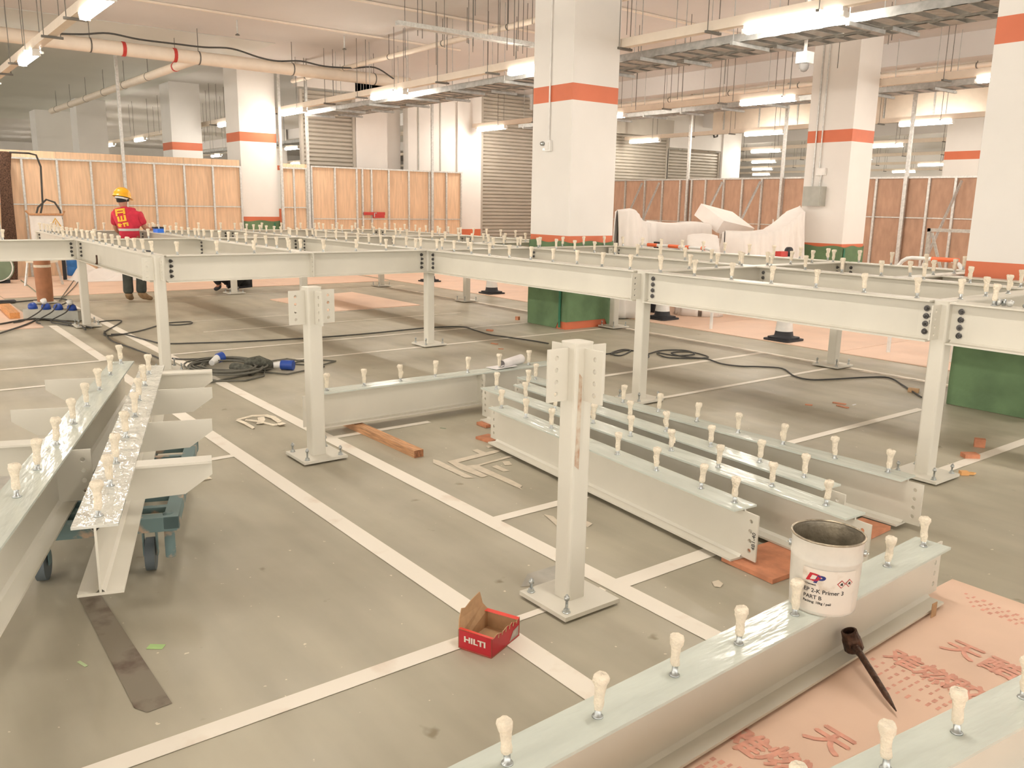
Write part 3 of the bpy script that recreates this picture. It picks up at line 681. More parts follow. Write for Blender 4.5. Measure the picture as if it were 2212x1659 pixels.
# orange clip
p = G(2090, 1026, .0)
t = thing('plastic_clip', 'orange plastic clip with an open loop on the floor at the right', 'clip', (p[0], p[1], .001), math.atan2(.8, .6)+.0)
MB().box(-.05, .0, -.018, .018, 0, .025).build('body', mat('orange_clip', (.80, .42, .16), .5), t)
MB().tube([(0, -.012, .010), (.03, -.016, .010), (.05, 0, .010), (.03, .016, .010), (0, .012, .010)], .006, 6).build('loop', mat('orange_clip_b', (.82, .45, .16), .5), t)
# crumpled tape
def ribbon(pts, wd, z=.004, m_='tape', name='tape_scrap', label='', cat='tape scrap', hump=.01):
    P_ = [Vector(G(x, y, 0)) for x, y in pts]; q = MB(); vs = []
    for i, p in enumerate(P_):
        d = (P_[min(i+1, len(P_)-1)]-P_[max(i-1, 0)]).normalized(); r = Vector((-d.y, d.x, 0)); zz = z+hump*(i % 2)
        for s, o in ((-1, 0), (1, 0), (1, .002), (-1, .002)): vs.append((p.x+r.x*wd/2*s, p.y+r.y*wd/2*s, zz+o+(.004*s if hump else 0)+.003))
    n_ = len(P_); fs = [(4*i+a_, 4*i+(a_+1) % 4, 4*i+4+(a_+1) % 4, 4*i+4+a_) for i in range(n_-1) for a_ in range(4)]
    q.add(vs, fs, 0); return q
q = ribbon([(512, 909), (545, 903), (580, 899)], .014); r2 = ribbon([(512, 909), (530, 919), (548, 927)], .02); q.add(r2.v, r2.f)
for pp, ww in (([(575, 900), (590, 906), (605, 914)], .035), ([(563, 903), (566, 913), (560, 918)], .05), ([(530, 909), (560, 915), (590, 920), (600, 922)], .012), ([(603, 916), (612, 922)], .05)):
    r2 = ribbon(pp, ww); q.add(r2.v, r2.f)
tag(q.build('tape_scrap', 'tape'), 'crumpled strips of cream tape on the floor left of the free-standing post', 'tape scrap')
q = ribbon([(412, 1046), (432, 1040), (455, 1034)], .035); tag(q.build('tape_scrap', 'tape'), 'peeled cream tape strip beside the blue dolly', 'tape scrap')
# rolled drawing on b5
p = G(1100, 800, .06+D)
t = thing('drawing_roll', 'curled white drawing sheets lying on the beam behind the free posts', 'paper', (6.44, 2.02, .06+D+.001))
q = MB(); vs = []; n = 14
for j in range(9):
    u_ = -.15+.30*j/8
    for k in range(n):
        a = -1.2+5.0*k/(n-1); r = .030+.004*k/n+.010*j/8; vs.append((r*math.cos(a)-.02, u_, .038+r*math.sin(a)))
fs = [(j*n+k, j*n+k+1, (j+1)*n+k+1, (j+1)*n+k) for j in range(8) for k in range(n-1)]
q.add(vs, fs, 0, True); q.add([(v[0]*.97, v[1], v[2]) for v in vs], [f[::-1] for f in fs], 0, True)
q.build('rolled_sheet', 'paper', t, rot=.35)
q = MB(); q.add([(-.07, -.24, .004), (.06, -.22, .004), (.055, .0, .012), (-.065, .02, .010), (-.07, -.24, .006), (.06, -.22, .006), (.055, 0, .014), (-.065, .02, .012)], [(3, 2, 1, 0), (4, 5, 6, 7), (0, 1, 5, 4), (1, 2, 6, 5), (2, 3, 7, 6), (3, 0, 4, 7)])
q.build('flat_sheet', 'paper', t)
# loose bolts on right beam
for k, (x, y) in enumerate(((2138, 655), (2153, 655), (2169, 657), (2184, 662), (2192, 663), (2203, 665))):
    p = G(x, y, ZT+.02); q = MB(); s = 1 if k < 3 else .6
    q.lathe([(.0, 0), (.020*s, 0), (.020*s, .014*s), (.010*s, .014*s), (.010*s, .05*s), (0, .05*s)], 10)
    tag(q.build('loose_bolt', 'zinc' if k % 2 else 'galv', None, (p[0], 2.99+.02*(k % 2), ZT+.0205*s), (PI/2-.05, 0, random.uniform(1.8, 3.2))), ('big' if k < 3 else 'small')+' loose bolt lying on the flange at the right edge', 'bolt', 'loose bolts on the right beam' if k < 3 else 'small loose bolts on the right beam')
# marker on beam near corner
p = G(238*0+310, 541, ZT); tag(MB().tube([(0, 0, .009), (.10, 0, .009)], .008, 8).build('marker_pen', 'black', None, (2.95, .05, ZT), .2), 'black marker pen lying on the beam near the left corner post', 'pen')

# ================================================================== PLYWOOD SHEET with print (right foreground)
t = thing('plywood_sheet', 'printed plywood protection sheet under the beams in the right foreground', 'plywood sheet', (11.3, .2, 0))
MB().box(-.955, 1.6, -2.4, 1.36, .002, .012).build('sheet', 'board', t)
def glyph(ch, x, y, size, rz):
    me = text_mesh(ch, size*1.05); me.materials.clear(); me.materials.append(M['print']); o = bpy.data.objects.new('printed_character', me); COL.objects.link(o); o.parent = t
    o.matrix_local = Matrix.Translation((x-11.3, y-.2, .0128)) @ Matrix.Rotation(rz, 4, 'Z')
    vs = [tuple(v.co) for v in me.vertices]; fs = [tuple(pl.vertices) for pl in me.polygons]; n = len(vs); q = MB(); w_ = size*.035
    for k, (ax_, ay_) in enumerate(((0, 0), (w_, 0), (-w_, 0), (0, w_), (0, -w_))): q.add([(v[0]+ax_, v[1]+ay_, .0004*k) for v in vs], fs)
    m2 = bpy.data.meshes.new('printed_character'); m2.from_pydata(q.v, [], q.f); m2.materials.append(M['print']); o.data = m2
RZ = math.atan2(.93, -.36)
gz = lambda x, y: G(x, y, .012)
ga, gb = gz(1950, 1427), gz(2085, 1492); GR = math.atan2(gb[1]-ga[1], gb[0]-ga[0])
for ch, x, y, s in (('天', 2078, 1406, .13), ('酷', 2162, 1445, .13), ('难', 1950, 1427, .12), ('燃', 2018, 1460, .12), ('胶', 2085, 1492, .12), ('难', 1610, 1605, .13), ('天', 1790, 1600, .13), ('燃', 1690, 1648, .13)):
    p = gz(x, y); glyph(ch, p[0], p[1], s, GR)
def dash(x, y, wx, wy):
    p = gz(x, y); wx *= random.uniform(.3, .6); wy *= random.uniform(.45, .95); q.add([(p[0]-11.3-wx, p[1]-.2-wy, .0128), (p[0]-11.3+wx, p[1]-.2-wy, .0128), (p[0]-11.3+wx, p[1]-.2+wy, .0128), (p[0]-11.3-wx, p[1]-.2+wy, .0128)], [(0, 1, 2, 3)])
q = MB()
for r in range(5):
    for k in range(8):
        if random.random() < .85: dash(1885-r*2+k*22+r*10, 1424+r*13+k*8.5+r*3, .012, .016)
q.build('printed_small_text', 'print', t); q = MB()
for r in range(4):
    for k in range(9): dash(2085+k*19+random.uniform(-3, 3)+(r*6), 1283+r*9+k*7.5, .014, .015)
q.build('printed_small_text', 'print', t); q = MB()
for r in range(3):
    for k in range(4): dash(1540+k*18-r*14, 1640+r*9+k*7, .014, .016)
q.build('printed_small_text', 'print', t)

# pink protection boards far and left
def boards(x0, x1, y0, y1, label, group, nx, ny, dz=0):
    first = None; wx = (x1-x0)/nx; wy = (y1-y0)/ny
    q = MB().box(-wx/2+.004, wx/2-.004, -wy/2+.004, wy/2-.004, 0, .009)
    for i in range(nx):
        for j in range(ny):
            loc = (x0+wx*(i+.5), y0+wy*(j+.5), .001+dz+.0004*((i+j) % 2))
            if first is None: first = tag(q.build('protection_board', 'board'), label, 'floor board', group); o = first
            else: o = first.copy(); COL.objects.link(o)
            o.location = loc
boards(-7.95, -3.95, -.46, 6.65, 'pink protection board on the floor between the frame and the left hoarding', 'pink boards by the left hoarding', 3, 3)
boards(-7.95, -.15, -2.9, -.47, 'pink protection board on the floor at the left edge of the picture', 'pink boards at the left edge', 3, 1)
boards(-7.95, 8.9, 6.78, 11.4, 'pink protection board on the floor behind the frame toward the right hoarding', 'pink boards behind the frame', 7, 2)
boards(-7.95, 8.9, 11.4, 15.9, 'pink protection board on the floor close to the right hoarding', 'pink boards by the right hoarding', 7, 2)
pp = [Vector(G(x, y, .0)) for x, y in ((583, 648), (760, 632), (908, 660), (712, 674))]
q = MB(); c = sum(pp, Vector())/4; q.prism([(p.x-c.x, p.y-c.y) for p in pp][::-1], .002, .014); tag(q.build('protection_board', 'board', None, (c.x, c.y, 0)), 'single loose pink board under the frame behind the left free-standing post', 'floor board')

# ================================================================== HOARDINGS
def hoarding(label, axis, fixed, s0, s1, h, posts, tall, plym, rail=1.47, strip=0.0, braces=(), face=1, pm='ply'):
    """plywood hoarding on galvanised uprights; the frame faces the frame side"""
    t = thing('hoarding', label, 'hoarding', (fixed, s0, 0) if axis == 'y' else (s0, fixed, 0), 0 if axis == 'y' else -PI/2)
    # local: x = outwards (toward viewer), y = along
    sgn = 1
    L = s1-s0
    def bx(q, x0, x1, y0, y1, z0, z1):
        if axis == 'y': q.box(x0, x1, y0, y1, z0, z1)
        else: q.box(x0, x1, -0+y0, y1, z0, z1)
    edges = [0]+[p-s0 for p in posts if 0 < p-s0 < L]+[L]
    for a, b in zip(edges[:-1], edges[1:]):
        if b-a > .05: q = MB(); bx(q, -.012, 0, a+.003, b-.003, .012, h); q.build('plywood_panel', pm, t)
    for p in posts: q = MB(); bx(q, .001, .050, p-s0-.02, p-s0+.02, .012, h-strip); q.build('upright', 'galv', t)
    for p in tall: q = MB(); bx(q, .052, .105, p-s0-.03, p-s0+.03, .012, CZ-.002); q.build('tall_upright', 'galv', t)
    q = MB(); bx(q, .001, .052, 0, L, h-strip-.02, h-strip+.015); q.build('top_rail', 'galv', t)
    q = MB(); bx(q, .001, .035, 0, L, rail-.012, rail+.012); q.build('middle_rail', 'galv', t)
    for (p, ext) in braces:
        q = MB(); q.bar((.05, p-s0, h-.25), (.05+ext, p-s0-.0, .05), .03, .03); q.build('brace', 'galv', t)
    return t
ph = [.547+.636*i for i in range(-3, 8)]
hoarding('light plywood hoarding with steel uprights behind the worker', 'y', -7.98, -1.9, 5.03, 2.53, ph, [2.46], 'ply', strip=.15)
hoarding('narrow light plywood hoarding section just right of the wrapped left pillar', 'y', -7.98, 5.96, 6.68, 2.50, [6.0, 6.3, 6.62], [5.98, 6.66], 'ply', strip=.10)
hoarding('light plywood hoarding section with a red latch, ending at the orange dado', 'y', -7.98, 6.74, 11.2, 2.46, [6.76, 7.38, 7.98, 8.14, 8.4, 8.9, 9.5, 10.13, 10.68, 11.16], [10.2], 'ply', rail=1.2)
t = thing('door_latch', 'red steel latch bar on the left hoarding', 'latch', onX(807, 462, -7.9))
MB().box(0, .03, -.28, .32, -.03, .045).build('bar', 'red', t); MB().box(0, .04, -.02, .30, -.10, .0).build('keeper', 'red', t); MB().tube([(.05, 0, -.08), (.05, 0, .02), (.05, .06, .02)], .012, 6).build('bolt_handle', 'zinc', t)
# right hoarding, along x at y = 16: rotate local frame so its face looks toward -y
def hoarding_x(label, Y, x0, x1, h, posts, tall, pm, rail, braces):
    t = thing('hoarding', label, 'hoarding', (x0, Y, 0)); L = x1-x0
    E_ = [0]+[p-x0 for p in posts if .05 < p-x0 < L-.05]+[L]
    for a, b in zip(E_[:-1], E_[1:]): MB().box(a+.003, b-.003, 0, .012, .012, h).build('plywood_panel', pm, t)
    for p in posts: MB().box(p-x0-.025, p-x0+.025, -.05, -.001, .012, h).build('upright', 'galv', t)
    for p in tall: MB().box(p-x0-.035, p-x0+.035, -.105, -.052, .012, CZ-.002).build('tall_upright', 'galv', t)
    MB().box(0, L, -.052, -.001, h-.04, h).build('top_rail', 'galv', t); MB().box(0, L, -.03, -.001, rail-.012, rail+.012).build('middle_rail', 'galv', t)
    for p, dx in braces: MB().bar((p-x0, -.08, h-.1), (p-x0-dx*.25, -.95, .3), .03, .05).build('brace', 'galv', t)
    return t
xs = sorted([onY(x, 420, 16)[0] for x in (1352, 1394, 1432, 1470, 1495, 1525, 1564, 1604, 1646, 1691)])
hoarding_x('reddish plywood hoarding with braces behind the white dust sheets', 16.0, -8.1, .7, 2.40, [-7.6, -7.1]+xs+[-.2, .4], [onY(1495, 300, 16)[0], onY(1700, 300, 16)[0]], 'plyred', 1.25, [(onY(1427, 420, 16)[0], 1), (onY(1390, 420, 16)[0], 1), (onY(1564, 400, 16)[0], 1.5), (onY(1646, 400, 16)[0], 1.5)])
xs = sorted([onY(x, 450, 16)[0] for x in (1890, 1950, 2003, 2060)])
hoarding_x('reddish plywood hoarding right of the pillar with the grey box', 16.0, .75, 6.5, 2.37, [.9]+xs+[4.6, 5.3, 6.0], [onY(1955, 450, 16)[0]], 'plyred', 1.5, [(onY(2078, 420, 16)[0], 1.0)])
t = thing('trestle_frame', 'galvanised steel stand frame before the right hoarding', 'steel frame', onY(1996, 600, 13.5)[:2]+(0.01,))
MB().box(-.03, .03, -.03, .03, 0, 1.33).build('upright', 'galv', t); MB().box(-.03, 1.6, -.03, .03, 1.27, 1.33).build('crossbar', 'galv', t)
MB().box(1.54, 1.6, -.03, .03, 0, 1.27).build('upright', 'galv', t); MB().bar((.05, 0, 1.25), (.5, 0, .02), .02, .05).build('brace', 'galv', t)

# ================================================================== CEILING SERVICES
def lamp_proto():
    t = thing('fluorescent_light', 'x', 'ceiling light', (0, 0, 3.60), 0)
    MB().box(-.62, .62, -.05, .05, .035, .085).build('housing', 'lampbody', t)
    prof = [(-.066, .062), (-.062, .030), (-.056, .008), (-.035, -.012), (0, -.018), (.035, -.012), (.056, .008), (.062, .030), (.066, .062)]
    n = len(prof); vs = [(x, y, z) for x in (-.60, .60) for y, z in prof]; q = MB()
    q.add(vs, [(i, i+1, i+n+1, i+n) for i in range(n-1)]+[tuple(range(n-1, -1, -1)), tuple(range(n, 2*n))], 0); q.build('diffuser', 'lamp', t)
    for s in (-1, 1): MB().box(min(s*.60, s*.64), max(s*.60, s*.64), -.055, .055, -.012, .04).build('end_cap', 'lampbody', t)
    return t
proto = lamp_proto(); used = False
special = {(1, 2): 'long bright batten light, topmost at the right of the central pillar', (1, 1): 'batten light touching the left side of the central pillar',
 (1, 0): 'batten light left of the one at the central pillar, on the same trunking', (0, 1): 'large batten light at the top left corner of the picture',
 (0, 0): 'small-looking batten light at the left edge below the corner one', (2, 1): 'batten light high left of the pillar with the grey box',
 (1, -1): 'batten light seen through the posts right of the left wrapped pillar', (1, -2): 'batten light just left of the left wrapped pillar',
 (3, 0): 'batten light, second down in the receding stack left of the grey box pillar', (3, 1): 'batten light just right of the grey box pillar, below its orange band level',
 (2, 2): 'batten light cut by the left edge of the rightmost pillar', (4, -1): 'batten light, third down in the receding stack left of the grey box pillar', (5, -2): 'batten light, fourth down in the receding stack left of the grey box pillar', (6, -3): 'batten light, fifth down in the receding stack left of the grey box pillar'}
OVER = ['the corner of the hall at the left', 'the left hoarding', 'the shutters', 'the right hoarding', 'the second row beyond the right hoarding', 'the third row beyond the right hoarding', 'the fourth row beyond the right hoarding', 'the last row by the back wall']
ROWY = [.08, 6.10, 11.75, 17.65, 23.8, 29.7, 35.6, 41.5]
def place_lamp(x, y, lab, grp):
    global used
    if not used: o = proto; used = True
    else: o = copy_tree(proto)
    o.location = (x, y, 3.60); o['label'] = lab
    if grp: o['group'] = grp
    elif 'group' in o: del o['group']
for r, y in enumerate(ROWY):
    for k in range(-9, 4):
        if (r == 0 and k < -1) or (r > 3 and k < -6): continue
        x = 1.55+4.45*(k-1)
        if r >= 5 and k < -4: continue
        if r in (2, 3) and -12 < x < -8: continue
        lab = special.get((r, k))
        place_lamp(x, y, lab or 'small distant lit batten light over '+OVER[r]+(', far left' if k < -2 else ''), None if lab else 'distant batten lights of row %d%s' % (r+1, ' left' if k < -2 else ''))
for y in (-5.9, -11.6):  # unseen rows continuing the lamp grid, added to brighten foreground and far left
    for x in (-29.6, -20.7, -11.8, -2.9, 1.55, 6.0, 10.45, 14.9): place_lamp(x, y, 'batten light added out of view left of the picture to brighten the hall', 'added batten lights out of view at the left')
# trunking runs
trl = {0: 'beige cable trunking along the ceiling at the top left corner', 1: 'beige cable trunking passing behind the central pillar', 2: 'beige cable trunking passing behind the grey box pillar'}
runs = []
for r, y in enumerate(ROWY):
    if r == 0: runs.append((r, y, -7.8, 13))
    elif r in (2, 3): runs += [(r, y, -8.2, 13), (r+10, y, -44, -9.6)]
    else: runs.append((r, y, -44, 13))
runs += [(17, -5.9, -32, 17), (18, -11.6, -32, 17)]
trl.update({7: 'beige cable trunking at the very back of the hall', 17: 'beige cable trunking outside the picture at the left', 18: 'beige cable trunking farther outside the picture at the left', 3: 'beige cable trunking over the middle of the right hoarding', 4: 'beige cable trunking beyond the right hoarding', 5: 'second beige cable trunking beyond the right hoarding', 6: 'last beige cable trunking near the back wall', 12: 'beige cable trunking far beyond the left hoarding', 13: 'farthest beige cable trunking beyond the left hoarding'})
for r, y, x0, x1 in runs:
    t = thing('cable_trunking', trl[r], 'cable trunking', (0, y, 3.686))
    MB().box(x0, x1, -.055, .055, 0, .11).build('trunking', 'beige', t)
    x = x1-.7
    while x > max(x0, -16):
        q = MB(); q.tube([(x, .10, -.02), (x, .10, CZ-3.688)], .006, 5); q.tube([(x, -.10, -.02), (x, -.10, CZ-3.688)], .006, 5); q.box(x-.02, x+.02, -.13, .13, -.03, -.002)
        q.build('hanger', 'rod', t); x -= 1.48
# galvanised cable trays
def tray(x0, x1, y0, y1, z, label, n=14):
    t = thing('cable_tray', label, 'cable tray', ((x0+x1)/2, (y0+y1)/2, z)); L = (x1-x0)/2; h = (y1-y0)/2
    q = MB(); q.box(-L, L, -h, -h+.012, 0, .10); q.box(-L, L, h-.012, h, 0, .10)
    k = int(2*L/.28)
    for i in range(k): xx = -L+.28*i; q.box(xx, xx+.16, -h, h, 0, .004)
    q.build('perforated_tray', 'tray', t)
    for i in range(n):
        xx = -L+.4+(2*L-.8)*i/(n-1); q = MB(); q.box(xx-.02, xx+.02, -h-.14, h+.14, -.045, -.003)
        for s in (-1, 1): q.tube([(xx, s*(h+.11), -.05), (xx, s*(h+.11), CZ-z-.002)], .006, 5)
        q.build('support', 'tray', t)
    return t
tray(-7.6, 13.0, 6.48, 6.92, 3.60, 'galvanised perforated cable tray crossing behind the central pillar')
tray(-7.6, 13.0, 7.34, 7.65, 3.66, 'second galvanised cable tray just beyond the first at the top right')
tray(-7.8, 8, 13.0, 13.5, 3.75, 'distant grey cable tray over the dust sheets')
tray(-30, -9.6, 9.6, 10.0, 3.5, 'dark cable tray far beyond the left wrapped pillar')
# cable loops on the tray
q = MB()
for k in range(6): q.tube([(.9+.02*k, 6.5+.06*k, 3.66), (-1.0, 6.55+.05*k, 3.66+.01*k), (-2.0-.1*k, 6.5+.05*k, 3.62), (-3.2, 6.5+.07*k, 3.60+.012*k), (-4.6, 6.6+.04*k, 3.64)], .018, 6)
tag(q.build('cable_bundle', 'tray'), 'grey bundle of cables lying on the tray left of the central pillar', 'cables')
# pipes
def pipe(pts, r, label, m_='beige', name='pipe', bands=(), cat='pipe'):
    p0 = Vector(pts[0]); t = thing(name, label, cat, p0); MB().tube([Vector(p)-p0 for p in pts], r, 14).build('pipe_run', m_, t)
    d = (Vector(pts[1])-p0).normalized()
    for s in bands: c = d*s; MB().tube([c-d*.03, c+d*.03], r+.008, 14).build('red_coupling', 'red', t)
    k = .8; L = (Vector(pts[1])-p0).length
    while k < L:
        c = d*k; q = MB(); q.tube([c+Vector((0, 0, r)), (c.x, c.y, CZ-p0.z-.002)], .007, 5); q.tube([c-d*.012, c+d*.012], r+.006, 14); q.build('pipe_clamp', 'rod', t); k += 1.9
    return t
pipe([(-4.95, -3.2, 4.25), (-5.35, 8.0, 4.25)], .12, 'large beige drain pipe crossing the ceiling at the left', bands=(5.15, 6.05))
pipe([(-18.6, 3.0, 4.22), (-5.2, 3.25, 4.22)], .085, 'beige pipe running back from the large drain pipe', bands=(12.2,))
pipe([(-7.8, 6.29, 4.37), (12, 6.29, 4.37)], .045, 'thin beige pipe high above the trunking left of the central pillar')
pipe([(-12, 14.6, 4.3), (8, 14.6, 4.3)], .05, 'thin pipe near the ceiling above the dust sheets')
q = thing('ceiling_strut', 'galvanised channel strut hanging crosswise left of the central pillar', 'strut', (1.36, 3.9, 4.0))
m_ = MB(); m_.box(-.04, .04, -.05, 2.35, -.03, .03); m_.build('channel', 'galv', q)
m_ = MB(); m_.box(-.10, -.06, .3, 2.35, -.03, .02); m_.build('channel', 'galv', q)
for yy in (.35, 1.2, 2.1): m_ = MB(); m_.tube([(0, yy, -.15), (0, yy, CZ-4.002)], .006, 5); m_.tube([(-.12, yy, -.1), (-.12, yy, CZ-4.002)], .006, 5); m_.build('hanger_rod', 'rod', q)
# duct beyond
t = thing('air_duct', 'pale sheet metal air duct near the ceiling beyond the grey box pillar', 'duct', (0, 18.9, 3.86))
MB().box(-5.4, 9, -.4, .4, 0, .68).build('duct_body', 'beige', t)
for k in range(11): MB().box(-5.0+1.25*k, -4.96+1.25*k, -.425, .425, -.025, .705).build('joint_flange', 'galv', t)
# concrete beams across the ceiling in the far part
mb = MB()
for y in (13.9, 21.5, 28.5): mb.box(-40, 20, y, y+.5, 4.35, CZ-.001)
struct(mb.build('ceiling_beams', 'ceil'))
# loose hanging rods
rodm = MB().tube([(0, 0, 0), (0, 0, .9)], .006, 5).build('threaded_rod', 'rod'); rd = rodm.data; bpy.data.objects.remove(rodm)
def rods(lst, label, group):
    for (x, y, ln) in lst:
        o = bpy.data.objects.new('threaded_rod', rd); COL.objects.link(o); o.location = (x, y, CZ-ln-.002); o.scale = (1, 1, ln/.9); tag(o, label, 'hanging rod', group)
rr = random.Random(3)
rods([(-.3+.9*i, 5.0+.55*j+rr.uniform(-.1, .1), rr.uniform(.5, 1.25)) for i in range(4) for j in range(5)], 'thin threaded rod hanging from the ceiling left of the central pillar', 'hanging rods left of the central pillar')
rods([(-20.5+1.2*i, 5.6+.9*j+rr.uniform(-.15, .15), rr.uniform(.9, 1.3)) for i in range(7) for j in range(3)], 'thin threaded rod hanging over the left hoarding', 'hanging rods over the left hoarding')
rods([(4.4+.8*i, 8.2+1.3*j, rr.uniform(.4, 1.1)) for i in range(5) for j in range(3)], 'thin threaded rod hanging from the ceiling right of the central pillar', 'hanging rods right of the central pillar')
rods([(-3+1.2*i, 9.2+1.2*j, rr.uniform(.6, 1.3)) for i in range(5) for j in range(3)], 'thin threaded rod hanging in front of the white wall panels and shutters', 'hanging rods before the shutters')
# sprinkler heads
for i, (x, y, lab) in enumerate(((-3.9, 3.6, 'sprinkler head above the large drain pipe, left one'), (-3.9, 5.7, 'sprinkler head above the large drain pipe, right one'), (2.6, 1.6, 'sprinkler head on the bare ceiling right of the top left lamp'), (6.2, 9.9, 'sprinkler head right of the hanging camera'))):
    t = thing('sprinkler_head', lab, 'sprinkler', (x, y, CZ-.26)); MB().tube([(0, 0, .03), (0, 0, .258)], .014, 6).build('drop_pipe', 'galv', t); MB().lathe([(0, 0), (.04, .0), (.04, .01), (.015, .03), (0, .03)], 10).build('head', 'rod', t)
# surveillance camera
p = G(1711, 140, 3.33)
t = thing('dome_camera', 'white dome security camera on a drop pole below the top right light', 'camera', (p[0], 7.12, 3.33))
MB().tube([(0, 0, .17), (0, 0, CZ-3.332)], .022, 10).build('drop_pole', 'lampbody', t)
MB().box(-.075, .075, -.075, .075, .04, .17).build('housing', 'lampbody', t)
MB().lathe([(.065, .04), (.055, -.02), (.03, -.05), (0, -.058)], 18).build('dome', mat('smoked_dome', (.25, .24, .23), .08), t)
# drooping black cable along the drain pipe
pts = [(130, 73), (180, 74), (235, 72), (300, 85), (380, 95), (440, 102), (500, 105), (560, 124), (600, 132), (650, 132), (700, 143), (760, 147), (810, 146), (850, 170)]
def catmull(P_, n=5):
    P_ = [Vector(p) for p in P_]; Q = [P_[0]*2-P_[1]]+P_+[P_[-1]*2-P_[-2]]; out = []
    for i in range(1, len(Q)-2):
        for k in range(n):
            u_ = k/n; out.append(.5*((2*Q[i])+(Q[i+1]-Q[i-1])*u_+(2*Q[i-1]-5*Q[i]+4*Q[i+1]-Q[i+2])*u_*u_+(3*Q[i]-Q[i-1]-3*Q[i+1]+Q[i+2])*u_**3))
    return out+[P_[-1]]
def spline(name, P_, r, m_, label, cat='cable', grp=None):
    P_ = catmull(P_); o0 = P_[0].copy(); q = MB().tube([p-o0 for p in P_], r, 8)
    return tag(q.build(name, m_, None, o0), label, cat, grp)
spline('power_cable', [onX(x, y, -4.75) for x, y in pts], .016, 'cable', 'black cable draped along the large drain pipe under the ceiling')

# ================================================================== PILLAR FITTINGS
zl = onY(1185, 315, 5.2)
t = thing('light_switch_box', 'white socket box with small lamp on the central pillar, below its conduit', 'switch box', (zl[0], 5.22, zl[2]))
MB().box(-.05, .06, -.045, -.001, -.07, .07).build('box', 'lampbody', t); MB().box(-.035, .03, -.055, -.045, -.05, .04).build('cover', 'white', t)
MB().tube([(.0, -.02, .07), (.0, -.02, CZ-zl[2]-.002)], .012, 8).build('conduit', 'lampbody', t)
MB().lathe([(0, -.02), (.03, -.01), (.03, .02), (.01, .04), (0, .04)], 12).build('lamp_holder', 'zinc', t, (-.10, -.05, .03), (0, PI/2, 0))
MB().box(-.10, -.05, -.04, -.02, -.06, -.03).build('clip', 'zinc', t)
zl = onY(1765, 425, 11.0)
t = thing('control_box', 'grey enamel control box on the pillar right of the dust sheets', 'control box', (zl[0], 11.0, zl[2]))
MB().box(-.19, .17, -.14, -.001, -.16, .17).build('enclosure', 'greybox', t); MB().box(-.175, .155, -.146, -.14, -.145, .155).build('door', 'greybox', t)
zs = onY(1777, 371, 11.0)
t = thing('socket_outlet', 'white double socket above the grey control box', 'socket', (zs[0], 11.0, zs[2]))
MB().box(-.09, .08, -.06, -.001, -.06, .06).build('box', 'lampbody', t)
MB().tube([(-.05, -.03, .06), (-.05, -.03, CZ-zs[2]-.002)], .012, 8).build('conduit', 'galv', t); MB().tube([(-.17, -.02, -.35), (-.17, -.02, CZ-zs[2]-.002)], .012, 8).build('conduit', 'galv', t)
MB().tube([(-.0, -.03, -.06), (-.02, -.03, -.26)], .014, 8).build('conduit', 'galv', t)
zs = onX(1541, 268, XW+.02)
t = thing('alarm_bell', 'red alarm bell with a hanging hose on the wall over the shutters', 'alarm bell', zs)
MB().lathe([(.0, 0), (.13, 0), (.13, .06), (.09, .10), (0, .11)], 16).build('gong', 'coneo', t, rot=(0, PI/2, 0)); MB().box(0, .1, -.06, .06, .15, .38).build('strobe', 'red', t)
MB().tube([(.06, .12, .2), (.08, .22, -.1), (.08, .15, -.42), (.08, 0, -.45), (.06, -.08, -.25)], .03, 8).build('hose', 'cable', t)

# ================================================================== DUST SHEETS
def drape(name, ridge, half, label, folds=9, seed=1, cols=90, rows=16, cat='dust sheet', amp=.05):
    rnd = random.Random(seed); R_ = [Vector(p) for p in ridge]; acc = [0]
    for a, b in zip(R_[:-1], R_[1:]): acc.append(acc[-1]+(b-a).length)
    def at(s):
        for i in range(len(R_)-1):
            if s <= acc[i+1] or i == len(R_)-2:
                f = (s-acc[i])/(acc[i+1]-acc[i]); f = min(max(f, 0), 1); return R_[i].lerp(R_[i+1], f)
    ph = [rnd.uniform(0, 6) for _ in range(4)]; vs = []; m = 2*rows+1
    dirv = (R_[-1]-R_[0]); dirv.z = 0; dirv.normalize(); nrm = Vector((dirv.y, -dirv.x, 0))
    o0 = R_[0].copy(); o0.z = 0
    for i in range(cols+1):
        u_ = i/cols; p = at(u_*acc[-1])
        for j in range(m):
            side = 1 if j < rows else -1; v = abs(rows-j)/rows   # 0 ridge .. 1 floor
            drop = max(0, (v-.18)/.82); out = half*min(1, v/.18)*1.0+.10*drop
            f = amp*drop**.6*(math.sin(u_*folds*6.28+ph[0]+drop*.9)+.5*math.sin(u_*folds*15+ph[1]))
            e_ = min(1, .04+u_/.07, .04+(1-u_)/.07); out *= e_; z = p.z-.02*min(1, v/.18)-.03*math.sin(u_*9+ph[2])*(1-drop)*.5; z = z*(1-drop)+.014*drop
            q_ = p+nrm*side*(out+f); vs.append((q_.x-o0.x, q_.y-o0.y, z))
    fs = [(i*m+j, i*m+j+1, (i+1)*m+j+1, (i+1)*m+j) for i in range(cols) for j in range(m-1)]
    q = MB().add(vs, fs, 0, True)
    o = q.build(name, 'sheet', None, o0); sol = o.modifiers.new('thick', 'SOLIDIFY'); sol.thickness = .004
    return tag(o, label, cat)
drape('dust_sheet', [(2.95, 6.55, 1.60), (2.9, 6.85, 1.60), (2.6, 7.3, 1.48), (2.2, 7.95, 1.38)], .10, 'white dust sheet hanging steeply just right of the central pillar', 6, 3, amp=.075)
drape('dust_sheet', [(2.05, 8.1, 1.40), (2.0, 9.0, 1.39), (1.97, 9.8, 1.38)], .12, 'white dust sheet over a long flat-topped stack behind the barrier', 4, 5, amp=.02)
